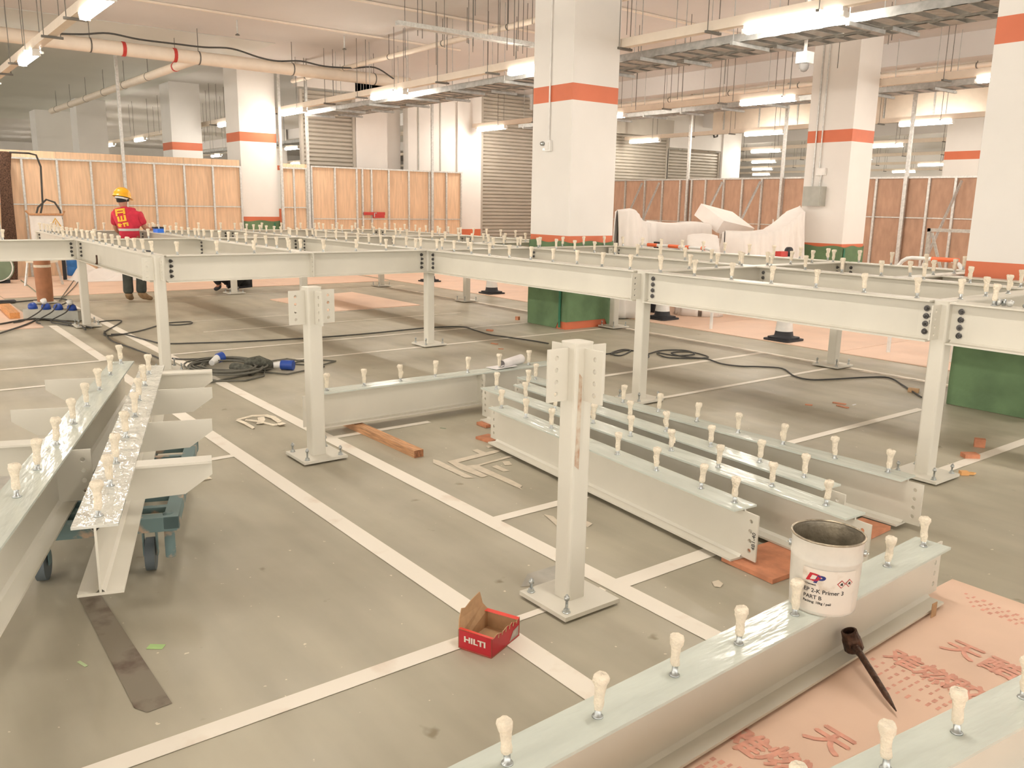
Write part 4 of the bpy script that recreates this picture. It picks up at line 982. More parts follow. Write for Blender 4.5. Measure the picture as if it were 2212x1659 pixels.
drape('dust_sheet', [(3.5, 7.85, 1.05), (3.25, 8.1, 1.24), (3.0, 8.45, 1.2)], .22, 'low mounded white dust sheet in front of the tilted panel', 4, 8, amp=.03)
drape('dust_sheet', [(3.15, 8.75, 1.28), (3.2, 9.5, 1.30), (3.15, 9.95, 1.30), (3.1, 10.3, 1.42), (3.05, 10.85, 1.72)], .18, 'white dust sheet sweeping up to the pillar with the grey box', 8, 11, amp=.085)
c = onX(1570, 478, 1.9)
t = thing('foam_panel', 'tilted white foam panel standing up out of the dust sheets', 'panel', (c[0], c[1], c[2]-.0))
MB().box(-.30, .30, -.55, .45, -.14, .10).build('panel', 'sheet', t, rot=(-.16, .5, 0)); MB().box(-.02, .02, -.03, .03, -1.5, -.1).build('prop', 'galv', t)
t = thing('white_offcut', 'pointed white sheet corner sticking up left of the grey box pillar', 'panel', onX(1665, 497, 2.2))
MB().prism([(-.10, .012-t.location.z), (.13, .012-t.location.z), (.13, .0), (.03, .20)], 0, .02, 'yz').build('corner', 'sheet', t)
c = onX(1390, 525, 2.9)
t = thing('stacked_frames', 'dark metal frames showing under the lifted dust sheet', 'metal frame', (2.75, 7.85, 0.011))
for k in range(5): MB().box(-.03, .03, -.22, .28, .78+.06*k, .80+.06*k).build('slat', 'bolt', t)
MB().box(-.04, .04, -.25, -.2, 0, 1.1).build('stile', 'black', t)
t = thing('red_tool', 'small red and black power tool by the foot of the dust sheets', 'power tool', onX(1692, 550, 4.3))
MB().box(-.05, .05, -.13, .04, -.03, .05).build('tool_body', 'red', t); MB().lathe([(0, -.03), (.07, -.03), (.07, .03), (0, .03)], 14).build('reel', 'black', t, (0, .13, .04), (0, PI/2, 0)); MB().box(-.08, .08, -.15, .2, -t.location.z+.012, -.035).build('base_crate', 'sheet', t)

# tubular barriers
def barrier(pa, pb, Y, label, s):
    a = onY(*pa, Y); b = onY(*pb, Y); L = b[0]-a[0]; h = max(a[2], b[2])
    t = thing('safety_barrier', label, 'barrier', (a[0], Y, .011)); r = .022; R_ = .16
    pts = [(0, 0, 0), (0, 0, h-R_)]+[(R_-R_*math.cos(x), 0, h-R_+R_*math.sin(x)) for x in (.4, .8, 1.2, 1.57)]+[(L-R_, 0, h)]+[(L-R_+R_*math.sin(x), 0, h-R_+R_*math.cos(x)) for x in (.4, .8, 1.2, 1.57)]+[(L, 0, 0)]
    MB().tube(pts, r, 10).build('tube_frame', 'cone', t)
    for u0, u1 in s: MB().tube([(L*u0, 0, h), (L*u1, 0, h)], r+.004, 10).build('orange_sleeve', 'coneo', t)
    MB().tube([(0, 0, .35), (L, 0, .35)], r*.8, 8).build('lower_rail', 'cone', t)
barrier((1366, 533), (1547, 540), 6.98, 'white tubular barrier with red-orange sleeves before the dust sheets', ((.2, .32), (.46, .58), (.66, .70), (.84, .88)))
barrier((1940, 566), (2083, 566), 7.3, 'white tubular barrier with a red-orange sleeve left of the rightmost pillar', ((.52, .92),))
# cones
def cone():
    t = thing('traffic_cone', 'x', 'traffic cone')
    q = MB(); q.prism(rsq(.19, .05, 4), 0, .022); q.prism(rsq(.155, .05, 4), .022, .045); q.lathe([(.14, .045), (.118, .06), (.108, .115), (.106, .12)], 28); q.build('rubber_base', 'black', t)
    MB().lathe([(.109, .118), (.082, .36)], 28).build('white_sleeve', 'cone', t); MB().lathe([(.082, .36), (.035, .74), (.028, .75), (0, .75)], 28).build('upper_cone', 'cone', t)
    return t
cp = cone(); first = True
for (x, y, l) in ((1062, 634, 'traffic cone with a black base left of the green wrapped central pillar'), (1430, 689, 'traffic cone with a black base right of the central pillar'), (1692, 735, 'rightmost traffic cone, black base, under the large front beam'), (928, 608, 'farthest traffic cone, mostly hidden by the middle joint post')):
    o = cp if first else copy_tree(cp); first = False; p = G(x, y+1, .0); o.location = (p[0], p[1], .0105); o['label'] = l

# ================================================================== CABLES ON THE FLOOR
def fc(px, r, m_, label, z=.0, n=None):
    return spline('power_cable', [G(x, y, r+.003+z) for x, y in px], r, m_, label)
fc([(240, 722), (268, 722), (300, 730), (320, 735), (355, 742), (420, 741), (520, 738), (600, 734), (700, 728), (800, 720), (880, 712), (940, 707), (1000, 706), (1025, 713), (1060, 723), (1095, 728), (1150, 736), (1185, 742)], .008, 'cable', 'long black cable running across the floor behind the left free post')
fc([(130, 700), (175, 705), (215, 695), (260, 692), (255, 700), (225, 718), (240, 725), (300, 715), (352, 700), (370, 697), (410, 695), (412, 699), (380, 702), (352, 700)], .008, 'cable', 'looped black cable near the foot of the second post from the left')
fc([(225, 715), (240, 735), (280, 750), (330, 768), (360, 782), (380, 792)], .008, 'cable', 'black cable running to the near left corner post')
fc([(372, 774), (395, 776), (440, 775), (475, 776)], .008, 'cable', 'short black cable between the corner post and the big coil')
fc([(1305, 765), (1330, 762), (1350, 757), (1362, 758), (1340, 768), (1320, 763), (1350, 755), (1395, 765), (1400, 772), (1380, 776)], .008, 'cable', 'loop of black cable beside the post behind the parallel beams')
fc([(1395, 766), (1430, 757), (1480, 757), (1500, 765), (1460, 768), (1420, 762), (1440, 772), (1500, 774), (1530, 771), (1490, 760), (1450, 762), (1475, 770), (1525, 775), (1560, 786), (1600, 791), (1640, 792), (1690, 796), (1715, 812), (1750, 820), (1800, 819), (1870, 815), (1920, 816), (1950, 832), (1970, 845), (1990, 858)], .008, 'cable', 'black cable coiled then snaking right to the near post')
# big coil
t = thing('extension_cable', 'tangled heap of dusty cable with two blue plugs behind the bracketed beams', 'extension cable', G(530, 795, 0))
base = Vector(G(530, 795, 0))
def cpx(x, y, z=.01): return Vector(G(x, y, z))-Vector((base.x, base.y, 0))
rr = random.Random(5)
q = MB()
for k in range(13):
    c0_ = (495+rr.uniform(-14, 14), 790+rr.uniform(-3, 3)); a_ = 78+rr.uniform(-16, 12); b__ = 15+rr.uniform(-5, 3); z = .008+.006*k
    q.tube([cpx(c0_[0]+a_*math.cos(x), c0_[1]+b__*math.sin(x), z) for x in np.linspace(0, 2*PI, 26)], .0085, 6)
for pts in ([(418, 830), (460, 825), (540, 808), (560, 800)], [(560, 803), (620, 808), (660, 800), (700, 792), (655, 780), (620, 775), (570, 782)], [(440, 810), (436, 816), (470, 823), (530, 822), (570, 812), (572, 800)], [(640, 778), (700, 778), (725, 780), (690, 790), (630, 786), (660, 776)]):
    q.tube([cpx(x, y, .012) for x, y in pts], .0085, 6)
q.build('coiled_cable', 'cable2', t)
q = MB(); p = cpx(545, 793, .07)
q.tube([cpx(503, 793, .05), cpx(540, 800, .05), cpx(547, 804, .04)], [.045, .05, .03], 10); q.tube([cpx(530, 785, .08), cpx(560, 783, .09), cpx(585, 788, .05)], [.05, .07, .045], 10); q.tube([cpx(565, 785, .05), cpx(580, 790, .04)], .04, 8)
q.build('cable_sleeve', mat('dirty_sleeve', (.09, .09, .07), .8, var=.4, scale=30), t)
def plug(a, b, c, label):
    q = MB(); q.tube([cpx(*a), cpx(*b)], [.028, .040], 12); o = q.build('plug_body', 'cone', t); q = MB(); q.tube([cpx(*b), cpx(*c)], [.048, .05], 14); q.build('plug_collar', 'blue', o)
plug((457, 784, .07), (470, 774, .09), (481, 770, .10), ''); plug((590, 789, .05), (608, 788, .05), (634, 789, .05), '')
# socket block at the left with cables
p = G(112, 690)
t = thing('socket_block', 'grey distribution block with a row of blue sockets on the floor at the left', 'power socket block', (p[0], p[1], .012), math.atan2(.8, .6)-.15)
MB().box(-.33, .48, -.12, .12, 0, .13).build('case', 'greybox', t)
for k, xx in enumerate((-.24, -.04, .14, .34)):
    MB().lathe([(0, 0), (.055, 0), (.06, .05), (.045, .08), (0, .085)], 14).build('blue_socket', 'blue', t, (xx, -.02, .125), (.5, 0, 0))
    if k in (1, 3): MB().lathe([(0, 0), (.035, 0), (.04, .05), (0, .055)], 12).build('plug_cap', 'cone', t, (xx, -.06, .22), (.5, 0, 0))
    if k: pa = [(xx, -.06, .2), (xx+.02, -.2, .12), (xx-.1, -.35, .015), (xx-.3+.2*k, -.55, .012)]; MB().tube(catmull(pa), .008, 6).build('lead', 'cable', t)
for k, (pts, lab) in enumerate((([(0, 700), (60, 690), (110, 690), (170, 702), (185, 712)], 'black cable leaving the left edge toward the socket block'),
  ([(0, 720), (70, 695), (130, 660), (150, 650), (120, 645), (60, 650), (0, 655)], 'black cable curving round the foot of the cardboard wrapped post'),
  ([(40, 692), (80, 688), (120, 692), (160, 700), (200, 708)], 'black cable bundle on the floor in front of the socket block'),
  ([(135, 645), (160, 620), (170, 605), (166, 597), (160, 605), (142, 630), (128, 650)], 'thin pale cable loop on the pink boards left of the second post'),
  ([(45, 605), (65, 620), (95, 645)], 'green cable running to the cardboard wrapped post'))):
    spline('power_cable', [G(x, y, .022) for x, y in pts], .011 if k < 3 else .007, 'cable' if k < 3 else ('cable2' if k == 3 else 'gren'), lab)

# ================================================================== LEFT CORNER STUFF
# distribution board on a stand with a wire frame and cables
c = onX(102, 500, -6.9)
t = thing('distribution_board', 'white electrical board with a warning triangle in front of the left hoarding', 'electrical board', (-6.9, c[1], .011))
MB().box(-.12, .0, -.27, .28, .78, 1.27).build('cabinet', 'lampbody', t)
MB().tube([(.02, -.34, 1.35), (.02, -.28, 1.28), (.02, .30, 1.28), (.02, .33, 1.35)], .022, 8).build('frame_rail', 'timber', t)
for yy in (-.24, .25): MB().box(-.1, -.04, yy-.03, yy+.03, 0, .8).build('leg', 'black', t)
q = MB(); tri = [(.06, 1.05), (.26, 1.05), (.16, 1.22)]
q.add([(.004, a_, b_) for a_, b_ in tri], [(0, 1, 2)], 0); k3 = [(.09, 1.067), (.23, 1.067), (.16, 1.185)]; q.add([(.006, a_, b_) for a_, b_ in k3], [(0, 1, 2)], 1); q.box(.007, .008, .152, .168, 1.085, 1.15, 0)
q.build('warning_triangle', [mat('amber_print', (.75, .45, .08), .5), 'labelw'], t)
for pts in ([(86, 470), (92, 440), (90, 400), (88, 360), (78, 335), (62, 331), (20, 329)], [(76, 473), (82, 448), (100, 431), (118, 437), (130, 455), (133, 474)]):
    P_ = [Vector(onX(x, y, -6.95))-Vector((-6.9, c[1], .011)) for x, y in pts]; MB().tube(P_, .018, 8).build('supply_cable', 'cable', t)
t = thing('netting_roll', 'tall roll of dark brown netting leaning at the far left', 'netting', G(30, 606)[:2]+(.012,))
a = Vector(G(30, 606)); tp_ = Vector(onX(8, 338, -7.75)); d = tp_-a; t.location = (-7.45, a.y, .012); top = Vector((-.3, tp_.y-a.y, 2.45))
MB().tube([(0, 0, 0), top*.3, top*.6, top*.85, top], [.09, .13, .11, .10, .14], 14).build('roll', 'net', t)
t = thing('grey_tube', 'pale grey steel tube leaning left of the netting roll', 'steel tube', (-7.1, -.02, .012))
MB().tube([(0, 0, 0), (-.65, -.05, 2.6)], .05, 10).build('tube', 'galv', t)
p = G(8, 612); t = thing('green_drum', 'dull green round drum fan half cut by the left edge', 'drum', (p[0], p[1]-.1, .012))
MB().tube([(-.12, 0, .30), (.12, 0, .30)], .29, 24).build('drum_body', 'gren', t); MB().tube([(.13, .26*math.cos(x), .30+.26*math.sin(x)) for x in np.linspace(0, 2*PI, 25)], .012, 6).build('ring', 'cone', t)
MB().box(-.12, .12, -.2, .2, 0, .06).build('foot', 'black', t)
p = G(8, 655); t = thing('black_stand', 'black tripod-like stand leg at the left edge', 'stand', (p[0]-.0, p[1]-.12, .012))
MB().tube([(0, 0, .03), (-.05, -.05, .85)], .035, 10).build('pole', 'black', t); MB().box(-.10, .10, -.15, .28, 0, .03).build('foot', 'black', t)
p = G(161, 596); t = thing('water_bottle', 'large blue water bottle on the boards behind the second post', 'water bottle', (p[0], p[1], .012))
MB().lathe([(0, 0), (.12, 0), (.135, .02), (.135, .17), (.125, .19), (.135, .21), (.135, .33), (.10, .40), (.035, .44), (.035, .48), (0, .48)], 20).build('bottle', mat('blue_bottle', (.02, .16, .48), .2), t)
p = G(128, 616); t = thing('step_stool', 'splashed step stool left of the blue water bottle', 'stool', (p[0], p[1]-.25, .012), .9)
MB().box(-.22, .22, -.15, .15, .42, .46).build('step', 'tape', t)
for sx, sy in ((-1, -1), (1, -1), (1, 1), (-1, 1)): MB().bar((sx*.2, sy*.12, .43), (sx*.24, sy*.2, .0), .04, .025).build('leg', 'galv', t)
p = G(240, 606)
q = MB(); n = 26; vs = []; rr = random.Random(9)
ph = [(rr.uniform(2, 9), rr.uniform(2, 9), rr.uniform(0, 6), rr.uniform(.1, .3)) for _ in range(7)]
for i in range(n+1):
    for j in range(n+1):
        x, y = i/n-.5, j/n-.5; e = max(0, 1-(2*abs(x))**3)*max(0, 1-(2*abs(y))**3)
        h = .24*e*(.55+.65*sum(a_*math.sin(fx*x*2+fy*y*2+f) for fx, fy, f, a_ in ph)); vs.append((x*1.0+.04*math.sin(9*y), y*1.3+.04*math.sin(7*x), max(.0, h*1.6)+.002))
q.add(vs, [(i*(n+1)+j, (i+1)*(n+1)+j, (i+1)*(n+1)+j+1, i*(n+1)+j+1) for i in range(n) for j in range(n)], 0, True)
o = q.build('dust_sheet', 'sheet', None, (p[0]-.2, p[1]-.05, .012)); tag(o, 'crumpled white sheet heaped on the boards behind the worker', 'dust sheet')
t = thing('hazard_guard', 'yellow and black striped corner guard by the orange dado', 'corner guard', (XW+.10, 11.27, .001)); 
q = MB()
for k in range(8): q.box(0, .03, -.05, .05, .14*k, .14*k+.14, k % 2)
q.build('striped_guard', ['yellow', 'black'], t)
# rust coloured hook on the left beam
p = onY(200, 563, -.08); tag(MB().tube([(0, 0, 0), (.05, 0, .0), (.06, 0, .05), (.055, 0, .10)], .010, 8).build('steel_hook', 'rust', None, (p[0], -.045, ZB+TF+.01)), 'small rusty hook resting on the bottom flange left of the corner post', 'hook')

# ================================================================== PEOPLE
RV, AV = Vector((.605, .796, 0)), Vector((-.796, .605, 0))
def skin_fig(name, nodes, edges, root, parent, m_, sub=2):
    me = bpy.data.meshes.new(name); keys = list(nodes)
    me.from_pydata([tuple(nodes[k][0]) for k in keys], [(keys.index(a), keys.index(b)) for a, b in edges], [])
    o = bpy.data.objects.new(name, me); COL.objects.link(o); o.parent = parent
    md = o.modifiers.new('skin', 'SKIN'); md.use_smooth_shade = True; md.branch_smoothing = .4
    sv = me.skin_vertices[0].data
    for i, k in enumerate(keys):
        r = nodes[k][1]; sv[i].radius = r if isinstance(r, tuple) else (r, r); sv[i].use_root = (k == root)
    sb = o.modifiers.new('sub', 'SUBSURF'); sb.levels = sub; sb.render_levels = sub
    bpy.context.view_layer.update()
    dm = bpy.data.meshes.new_from_object(o.evaluated_get(bpy.context.evaluated_depsgraph_get())); o.modifiers.clear(); o.data = dm
    dm.materials.clear(); dm.materials.append(M[m_]); dm.polygons.foreach_set('use_smooth', [True]*len(dm.polygons)); return o
def W(r, a, z): v = RV*r+AV*a; return Vector((v.x, v.y, z))
def hand(nodes, edges, wr, tipdir, side, spread, pre):
    """palm with four curled fingers and a side thumb"""
    d = tipdir.normalized(); s = spread.normalized(); n_ = d.cross(s)
    nodes[pre+'palm'] = (wr+d*.045, (.030, .020)); edges.append((pre+'wrist', pre+'palm'))
    for k, (o_, l) in enumerate(((-.027, .062), (-.009, .075), (.009, .070), (.027, .055))):
        b_ = wr+d*.085+s*o_; nodes[pre+'k%d' % k] = (b_, .0105); nodes[pre+'m%d' % k] = (b_+d*l*.5-n_*.012, .0092); nodes[pre+'t%d' % k] = (b_+d*l*.8-n_*.035, .008)
        edges += [(pre+'palm', pre+'k%d' % k), (pre+'k%d' % k, pre+'m%d' % k), (pre+'m%d' % k, pre+'t%d' % k)]
    b_ = wr+d*.03-s*.032*side; nodes[pre+'th0'] = (b_, .012); nodes[pre+'th1'] = (b_+d*.03-s*.02*side-n_*.01, .010); nodes[pre+'th2'] = (b_+d*.055-s*.022*side-n_*.022, .009)
    edges += [(pre+'palm', pre+'th0'), (pre+'th0', pre+'th1'), (pre+'th1', pre+'th2')]
def standing():
    p = G(288, 653)
    t = thing('person', 'worker in yellow helmet and red shirt bending over the frame', 'person', (p[0], p[1], .001))
    N_ = {'pelvis': (W(.02, .02, .97), (.125, .095)), 'belly': (W(.0, .05, 1.12), (.12, .09)), 'chest': (W(-.05, .09, 1.30), (.145, .10)), 'upper': (W(-.075, .12, 1.40), (.12, .085)),
          'neck': (W(-.105, .155, 1.475), .052), 'head0': (W(-.125, .18, 1.54), (.068, .072)), 'head1': (W(-.135, .20, 1.61), (.078, .090)), 'head2': (W(-.14, .205, 1.67), (.068, .078)),
          'shL': (W(-.24, .13, 1.40), .055), 'elL': (W(-.275, .20, 1.13), .040), 'Lwrist': (W(-.17, .38, 1.0), .027),
          'shR': (W(.105, .16, 1.385), .055), 'elR': (W(.19, .20, 1.16), .042), 'Rwrist': (W(.26, .30, 1.152), .027),
          'hipL': (W(-.065, .02, .90), .088), 'kneeL': (W(-.08, .05, .50), .058), 'ankL': (W(-.075, .02, .10), .042), 'toeL': (W(-.10, .16, .05), .035),
          'hipR': (W(.105, .03, .90), .088), 'kneeR': (W(.12, .10, .50), .058), 'ankR': (W(.115, .06, .11), .042), 'toeR': (W(.21, .18, .05), .035)}
    E_ = [('pelvis', 'belly'), ('belly', 'chest'), ('chest', 'upper'), ('upper', 'neck'), ('neck', 'head0'), ('head0', 'head1'), ('head1', 'head2'),
          ('upper', 'shL'), ('shL', 'elL'), ('elL', 'Lwrist'), ('upper', 'shR'), ('shR', 'elR'), ('elR', 'Rwrist'), ('pelvis', 'hipL'), ('hipL', 'kneeL'), ('kneeL', 'ankL'), ('ankL', 'toeL'), ('pelvis', 'hipR'), ('hipR', 'kneeR'), ('kneeR', 'ankR'), ('ankR', 'toeR')]
    hand(N_, E_, N_['Rwrist'][0], W(.5, .8, .02), 1, W(.8, -.5, 0), 'R'); hand(N_, E_, N_['Lwrist'][0], W(.3, .8, -.4), -1, W(.8, -.3, 0), 'L')
    skin_fig('body', N_, E_, 'pelvis', t, 'skin')
    f = lambda k, r, dz=0, d=(0, 0, 0): (N_[k][0]+Vector(d)+Vector((0, 0, dz)), r)
    S_ = {'hem': f('pelvis', (.175, .135), -.06), 'waist': f('belly', (.165, .125)), 'chest': f('chest', (.185, .135)), 'upper': f('upper', (.15, .11)), 'collar': (W(-.105, .155, 1.485), .080),
          'shL': f('shL', .083), 'slL': (N_['shL'][0].lerp(N_['elL'][0], .45), .078), 'cuL': (N_['shL'][0].lerp(N_['elL'][0], .75), .076),
          'shR': f('shR', .083), 'slR': (N_['shR'][0].lerp(N_['elR'][0], .45), .080), 'cuR': (N_['shR'][0].lerp(N_['elR'][0], .80), .080)}
    skin_fig('red_shirt', S_, [('hem', 'waist'), ('waist', 'chest'), ('chest', 'upper'), ('upper', 'collar'), ('upper', 'shL'), ('shL', 'slL'), ('slL', 'cuL'), ('upper', 'shR'), ('shR', 'slR'), ('slR', 'cuR')], 'chest', t, 'shirt')
    T_ = {'top': f('pelvis', (.155, .12), .0), 'hipL': f('hipL', (.115, .11)), 'thL': (N_['hipL'][0].lerp(N_['kneeL'][0], .5), .10), 'kneeL': f('kneeL', .083), 'shnL': (N_['kneeL'][0].lerp(N_['ankL'][0], .5), .080), 'cuffL': (N_['ankL'][0]+Vector((0, 0, .02)), .086),
          'hipR': f('hipR', (.115, .11)), 'thR': (N_['hipR'][0].lerp(N_['kneeR'][0], .5), .10), 'kneeR': f('kneeR', .086), 'shnR': (N_['kneeR'][0].lerp(N_['ankR'][0], .5), .084), 'cuffR': (N_['ankR'][0]+Vector((0, 0, .02)), .088)}
    skin_fig('trousers', T_, [('top', 'hipL'), ('hipL', 'thL'), ('thL', 'kneeL'), ('kneeL', 'shnL'), ('shnL', 'cuffL'), ('top', 'hipR'), ('hipR', 'thR'), ('thR', 'kneeR'), ('kneeR', 'shnR'), ('shnR', 'cuffR')], 'top', t, 'trouser')
    for s in 'LR':
        a_ = N_['ank'+s][0]; to = N_['toe'+s][0]
        K_ = {'shaft': (a_+Vector((0, 0, .06)), .068), 'ank': (a_+Vector((0, 0, -.01)), .074), 'heel': (a_+(a_-to)*.18-Vector((0, 0, .045)), .045), 'mid': (a_.lerp(to, .6)-Vector((0, 0, .01)), (.056, .046)), 'toe': (to+(to-a_)*.22, (.054, .042))}
        skin_fig('boot', K_, [('shaft', 'ank'), ('ank', 'heel'), ('ank', 'mid'), ('mid', 'toe')], 'ank', t, 'boot')
    hd = N_['head1'][0]
    q = MB(); q.lathe([(.092, -.03), (.094, 0), (.086, .05), (.05, .085), (0, .095)], 20); q.build('hair', 'hair', t, hd+Vector((0, 0, .0)), (.15, .1, 0))
    fdir = (AV*.8+RV*.45).normalized(); yaw = math.atan2(fdir.y, fdir.x)
    h = bpy.data.objects.new('hard_hat', None)
    prof = [(.142, -.012), (.140, 0), (.132, .005), (.131, .03), (.122, .07), (.098, .105), (.06, .128), (0, .138)]
    q = MB(); q.lathe(prof, 28); q.add([(.12, -.08, -.006), (.175, -.05, -.016), (.19, 0, -.02), (.175, .05, -.016), (.12, .08, -.006), (.12, -.08, .0), (.172, -.05, -.010), (.187, 0, -.014), (.172, .05, -.010), (.12, .08, .0)], [(0, 1, 2, 3, 4), (9, 8, 7, 6, 5), (0, 5, 6, 1), (1, 6, 7, 2), (2, 7, 8, 3), (3, 8, 9, 4)])
    for s in (-.03, 0, .03): q.tube([(.12*math.cos(x), s, .135*math.sin(x)+.004) for x in np.linspace(.3, PI-.3, 12)], .007, 5)
    hh = q.build('hard_hat', 'helmet', t, hd+Vector((0, 0, .045))-RV*.005, (0, .22, yaw))
    q = MB(); q.lathe([(.100, -.045), (.102, -.018)], 24); q.build('head_band', 'cone', hh); 
    # ears, nose
    side = Vector((-fdir.y, fdir.x, 0))
    for s in (-1, 1): MB().lathe([(0, -.012), (.020, -.006), (.022, .006), (0, .012)], 10).build('ear', 'skin', t, hd+side*s*.082-Vector((0, 0, .01)), (PI/2, 0, yaw))
    MB().tube([hd+fdir*.085+Vector((0, 0, .02)), hd+fdir*.108+Vector((0, 0, -.02)), hd+fdir*.09+Vector((0, 0, -.03))], [.010, .014, .010], 8).build('nose', 'skin', t)
    # print on the back and reflective band, wrapped to the shirt by projection
    shirt = [o for o in bpy.data.objects if o.parent is t and o.name.startswith('red_shirt')][0]
    from mathutils.bvhtree import BVHTree
    bv = BVHTree.FromPolygons([v.co for v in shirt.data.vertices], [tuple(pl.vertices) for pl in shirt.data.polygons])
    view = Vector(CAM)-Vector(t.location); view.z = 0; view.normalize()
    def onshirt(px_, pz_):
        o_ = RV*px_+view*2+Vector((0, 0, pz_)); hit = bv.ray_cast(o_, -view)
        return (hit[0]+view*.006) if hit[0] is not None else None
    def decal(poly_, m_, name, nx=6, nz=6):
        # quad in (r,z): four corners a b c d
        a_, b_, c_, d_ = [Vector(p_) for p_ in poly_]; vs = []; ok = True
        for i in range(nx+1):
            for j in range(nz+1):
                u_, v_ = i/nx, j/nz; p_ = a_.lerp(b_, u_).lerp(d_.lerp(c_, u_), v_); s_ = onshirt(p_.x, p_.y)
                if s_ is None: s_ = RV*p_.x+view*.1+Vector((0, 0, p_.y))
                vs.append(s_)
        return vs, [(i*(nz+1)+j, (i+1)*(nz+1)+j, (i+1)*(nz+1)+j+1, i*(nz+1)+j+1) for i in range(nx) for j in range(nz)]
    q = MB(); sc = 1/139.0; ox, oz = 277, 655
    def R4(x0, y0, x1, y1, x2, y2, x3, y3, nx=4, nz=4):
        c_ = [((x-ox)*sc, 1.792-(y-405)*sc*.985) for x, y in ((x0, y0), (x1, y1), (x2, y2), (x3, y3))]
        vs, fs = decal(c_, None, ''); q.add(vs, fs)
    def Z(x, y): return (x*340/2212, 280+y*240/1561)
    def quad(*pts_): R4(*[c_ for p_ in pts_ for c_ in Z(*p_)])
    quad((1640, 1120), (1780, 1100), (1782, 1130), (1644, 1150)); quad((1640, 1120), (1668, 1116), (1674, 1215), (1648, 1220)); quad((1750, 1105), (1780, 1100), (1786, 1180), (1756, 1190)); quad((1665, 1160), (1750, 1148), (1752, 1168), (1668, 1180))
    quad((1660, 1225), (1690, 1220), (1705, 1290), (1672, 1296)); quad((1710, 1215), (1735, 1210), (1742, 1280), (1716, 1284)); quad((1755, 1200), (1785, 1196), (1795, 1270), (1765, 1278)); quad((1672, 1278), (1795, 1260), (1797, 1280), (1676, 1298))
    for dx in (0, 22): quad((1665+dx, 1320), (1683+dx, 1317), (1695+dx, 1368), (1677+dx, 1371))
    quad((1662, 1335), (1725, 1325), (1727, 1340), (1664, 1350)); quad((1735, 1310), (1812, 1298), (1818, 1325), (1738, 1330)); quad((1745, 1325), (1765, 1322), (1772, 1362), (1752, 1364)); quad((1785, 1305), (1815, 1300), (1822, 1350), (1792, 1352))
    q.build('back_print', 'yellow', t)
    q = MB(); R4(248, 500, 305, 492, 305, 497, 248, 506); nx = 24
    # full band around the shirt hem
    q = MB(); ring = []; 
    for k in range(37):
        a_ = 2*PI*k/36; d_ = Vector((math.cos(a_), math.sin(a_), 0)); c_ = S_['hem'][0].lerp(S_['waist'][0], 1.12)
        for dz in (-.018, .018):
            h_ = bv.ray_cast(c_+d_*1.0+Vector((0, 0, dz)), -d_); ring.append((h_[0]+d_*.005) if h_[0] is not None else c_+d_*.15)
    q.add(ring, [(2*k, 2*k+2, 2*k+3, 2*k+1) for k in range(36)], 0, True); q.build('reflective_band', 'reflect', t)
standing()
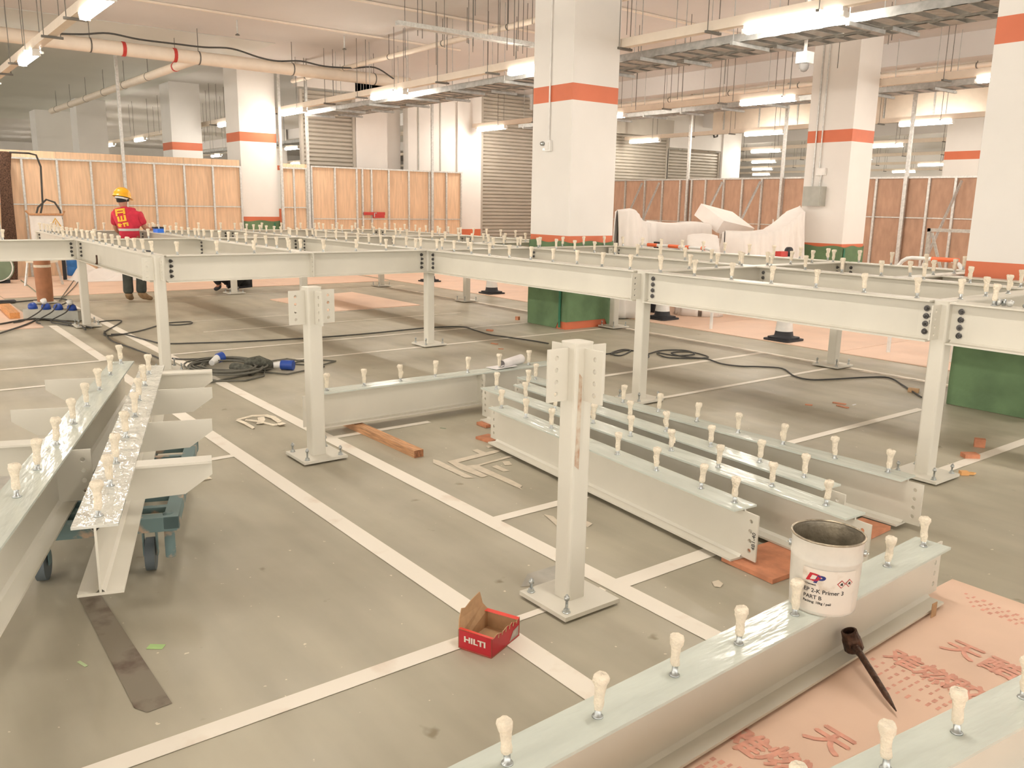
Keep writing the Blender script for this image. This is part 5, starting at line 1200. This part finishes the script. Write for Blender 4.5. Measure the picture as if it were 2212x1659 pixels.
def crouching():
    p = G(494, 628)
    t = thing('person', 'person in black crouching low behind the front cross beam', 'person', (p[0], p[1], .011))
    N_ = {'pelvis': (W(.10, .20, .20), (.15, .13)), 'belly': (W(.05, .10, .42), (.13, .12)), 'chest': (W(-.02, -.02, .56), (.15, .12)), 'upper': (W(-.06, -.10, .64), (.12, .10)), 'neck': (W(-.09, -.17, .70), .05), 'head0': (W(-.11, -.22, .74), .07), 'head1': (W(-.13, -.27, .78), .085),
          'shL': (W(-.24, -.10, .62), .055), 'elL': (W(-.30, -.25, .42), .04), 'Lwrist': (W(-.14, -.38, .36), .027), 'shR': (W(.12, -.10, .62), .055), 'elR': (W(.16, -.25, .42), .04), 'Rwrist': (W(.0, -.38, .36), .027),
          'hipL': (W(-.04, .14, .20), .10), 'kneeL': (W(-.22, -.22, .34), .08), 'ankL': (W(-.14, -.04, .10), .045), 'toeL': (W(-.17, -.18, .04), .035),
          'hipR': (W(.22, .14, .20), .10), 'kneeR': (W(.32, -.20, .32), .08), 'ankR': (W(.14, .02, .10), .045), 'toeR': (W(.17, -.12, .04), .035)}
    E_ = [('pelvis', 'belly'), ('belly', 'chest'), ('chest', 'upper'), ('upper', 'neck'), ('neck', 'head0'), ('head0', 'head1'), ('upper', 'shL'), ('shL', 'elL'), ('elL', 'Lwrist'), ('upper', 'shR'), ('shR', 'elR'), ('elR', 'Rwrist'), ('pelvis', 'hipL'), ('hipL', 'kneeL'), ('kneeL', 'ankL'), ('ankL', 'toeL'), ('pelvis', 'hipR'), ('hipR', 'kneeR'), ('kneeR', 'ankR'), ('ankR', 'toeR')]
    hand(N_, E_, N_['Rwrist'][0], W(-.2, -.3, -.7), 1, W(1, 0, 0), 'R'); hand(N_, E_, N_['Lwrist'][0], W(.2, -.3, -.7), -1, W(1, 0, 0), 'L')
    skin_fig('body', N_, E_, 'pelvis', t, 'skin')
    g = lambda k, m_=1.35: (N_[k][0], tuple(x*m_ for x in (N_[k][1] if isinstance(N_[k][1], tuple) else (N_[k][1],)*2)))
    J = {k: g(k) for k in ('pelvis', 'belly', 'chest', 'upper', 'shL', 'elL', 'shR', 'elR')}; J['cL'] = (N_['elL'][0].lerp(N_['Lwrist'][0], .8), .042); J['cR'] = (N_['elR'][0].lerp(N_['Rwrist'][0], .8), .042)
    skin_fig('jacket', J, [('pelvis', 'belly'), ('belly', 'chest'), ('chest', 'upper'), ('upper', 'shL'), ('shL', 'elL'), ('elL', 'cL'), ('upper', 'shR'), ('shR', 'elR'), ('elR', 'cR')], 'chest', t, 'dark')
    T_ = {k: g(k, 1.3) for k in ('pelvis', 'hipL', 'kneeL', 'ankL', 'hipR', 'kneeR', 'ankR')}
    skin_fig('trousers', T_, [('pelvis', 'hipL'), ('hipL', 'kneeL'), ('kneeL', 'ankL'), ('pelvis', 'hipR'), ('hipR', 'kneeR'), ('kneeR', 'ankR')], 'pelvis', t, 'dark')
    for s in 'LR':
        a_, to = N_['ank'+s][0], N_['toe'+s][0]
        skin_fig('boot', {'a': (a_, .055), 'm': (a_.lerp(to, .5)-Vector((0, 0, .02)), (.05, .04)), 't': (to+(to-a_)*.2, (.045, .035))}, [('a', 'm'), ('m', 't')], 'a', t, 'black')
    MB().lathe([(.125, -.02), (.12, .02), (.10, .07), (.05, .10), (0, .108)], 20).build('hair', 'hair', t, N_['head1'][0]+Vector((0, 0, .0)))
crouching()
# blue tool by the worker's hand
p = G(322, 510, ZT)
t = thing('tool_box', 'blue and black case on the beam at the worker\'s hand', 'tool case', (-1.95, 1.5, ZT+.001), .1)
MB().box(-.09, .09, -.06, .06, 0, .06).build('case', mat('bright_blue_plastic', (.03, .20, .85), .35), t); MB().box(-.11, .02, -.07, .07, .060, .085).build('lid', 'black', t)
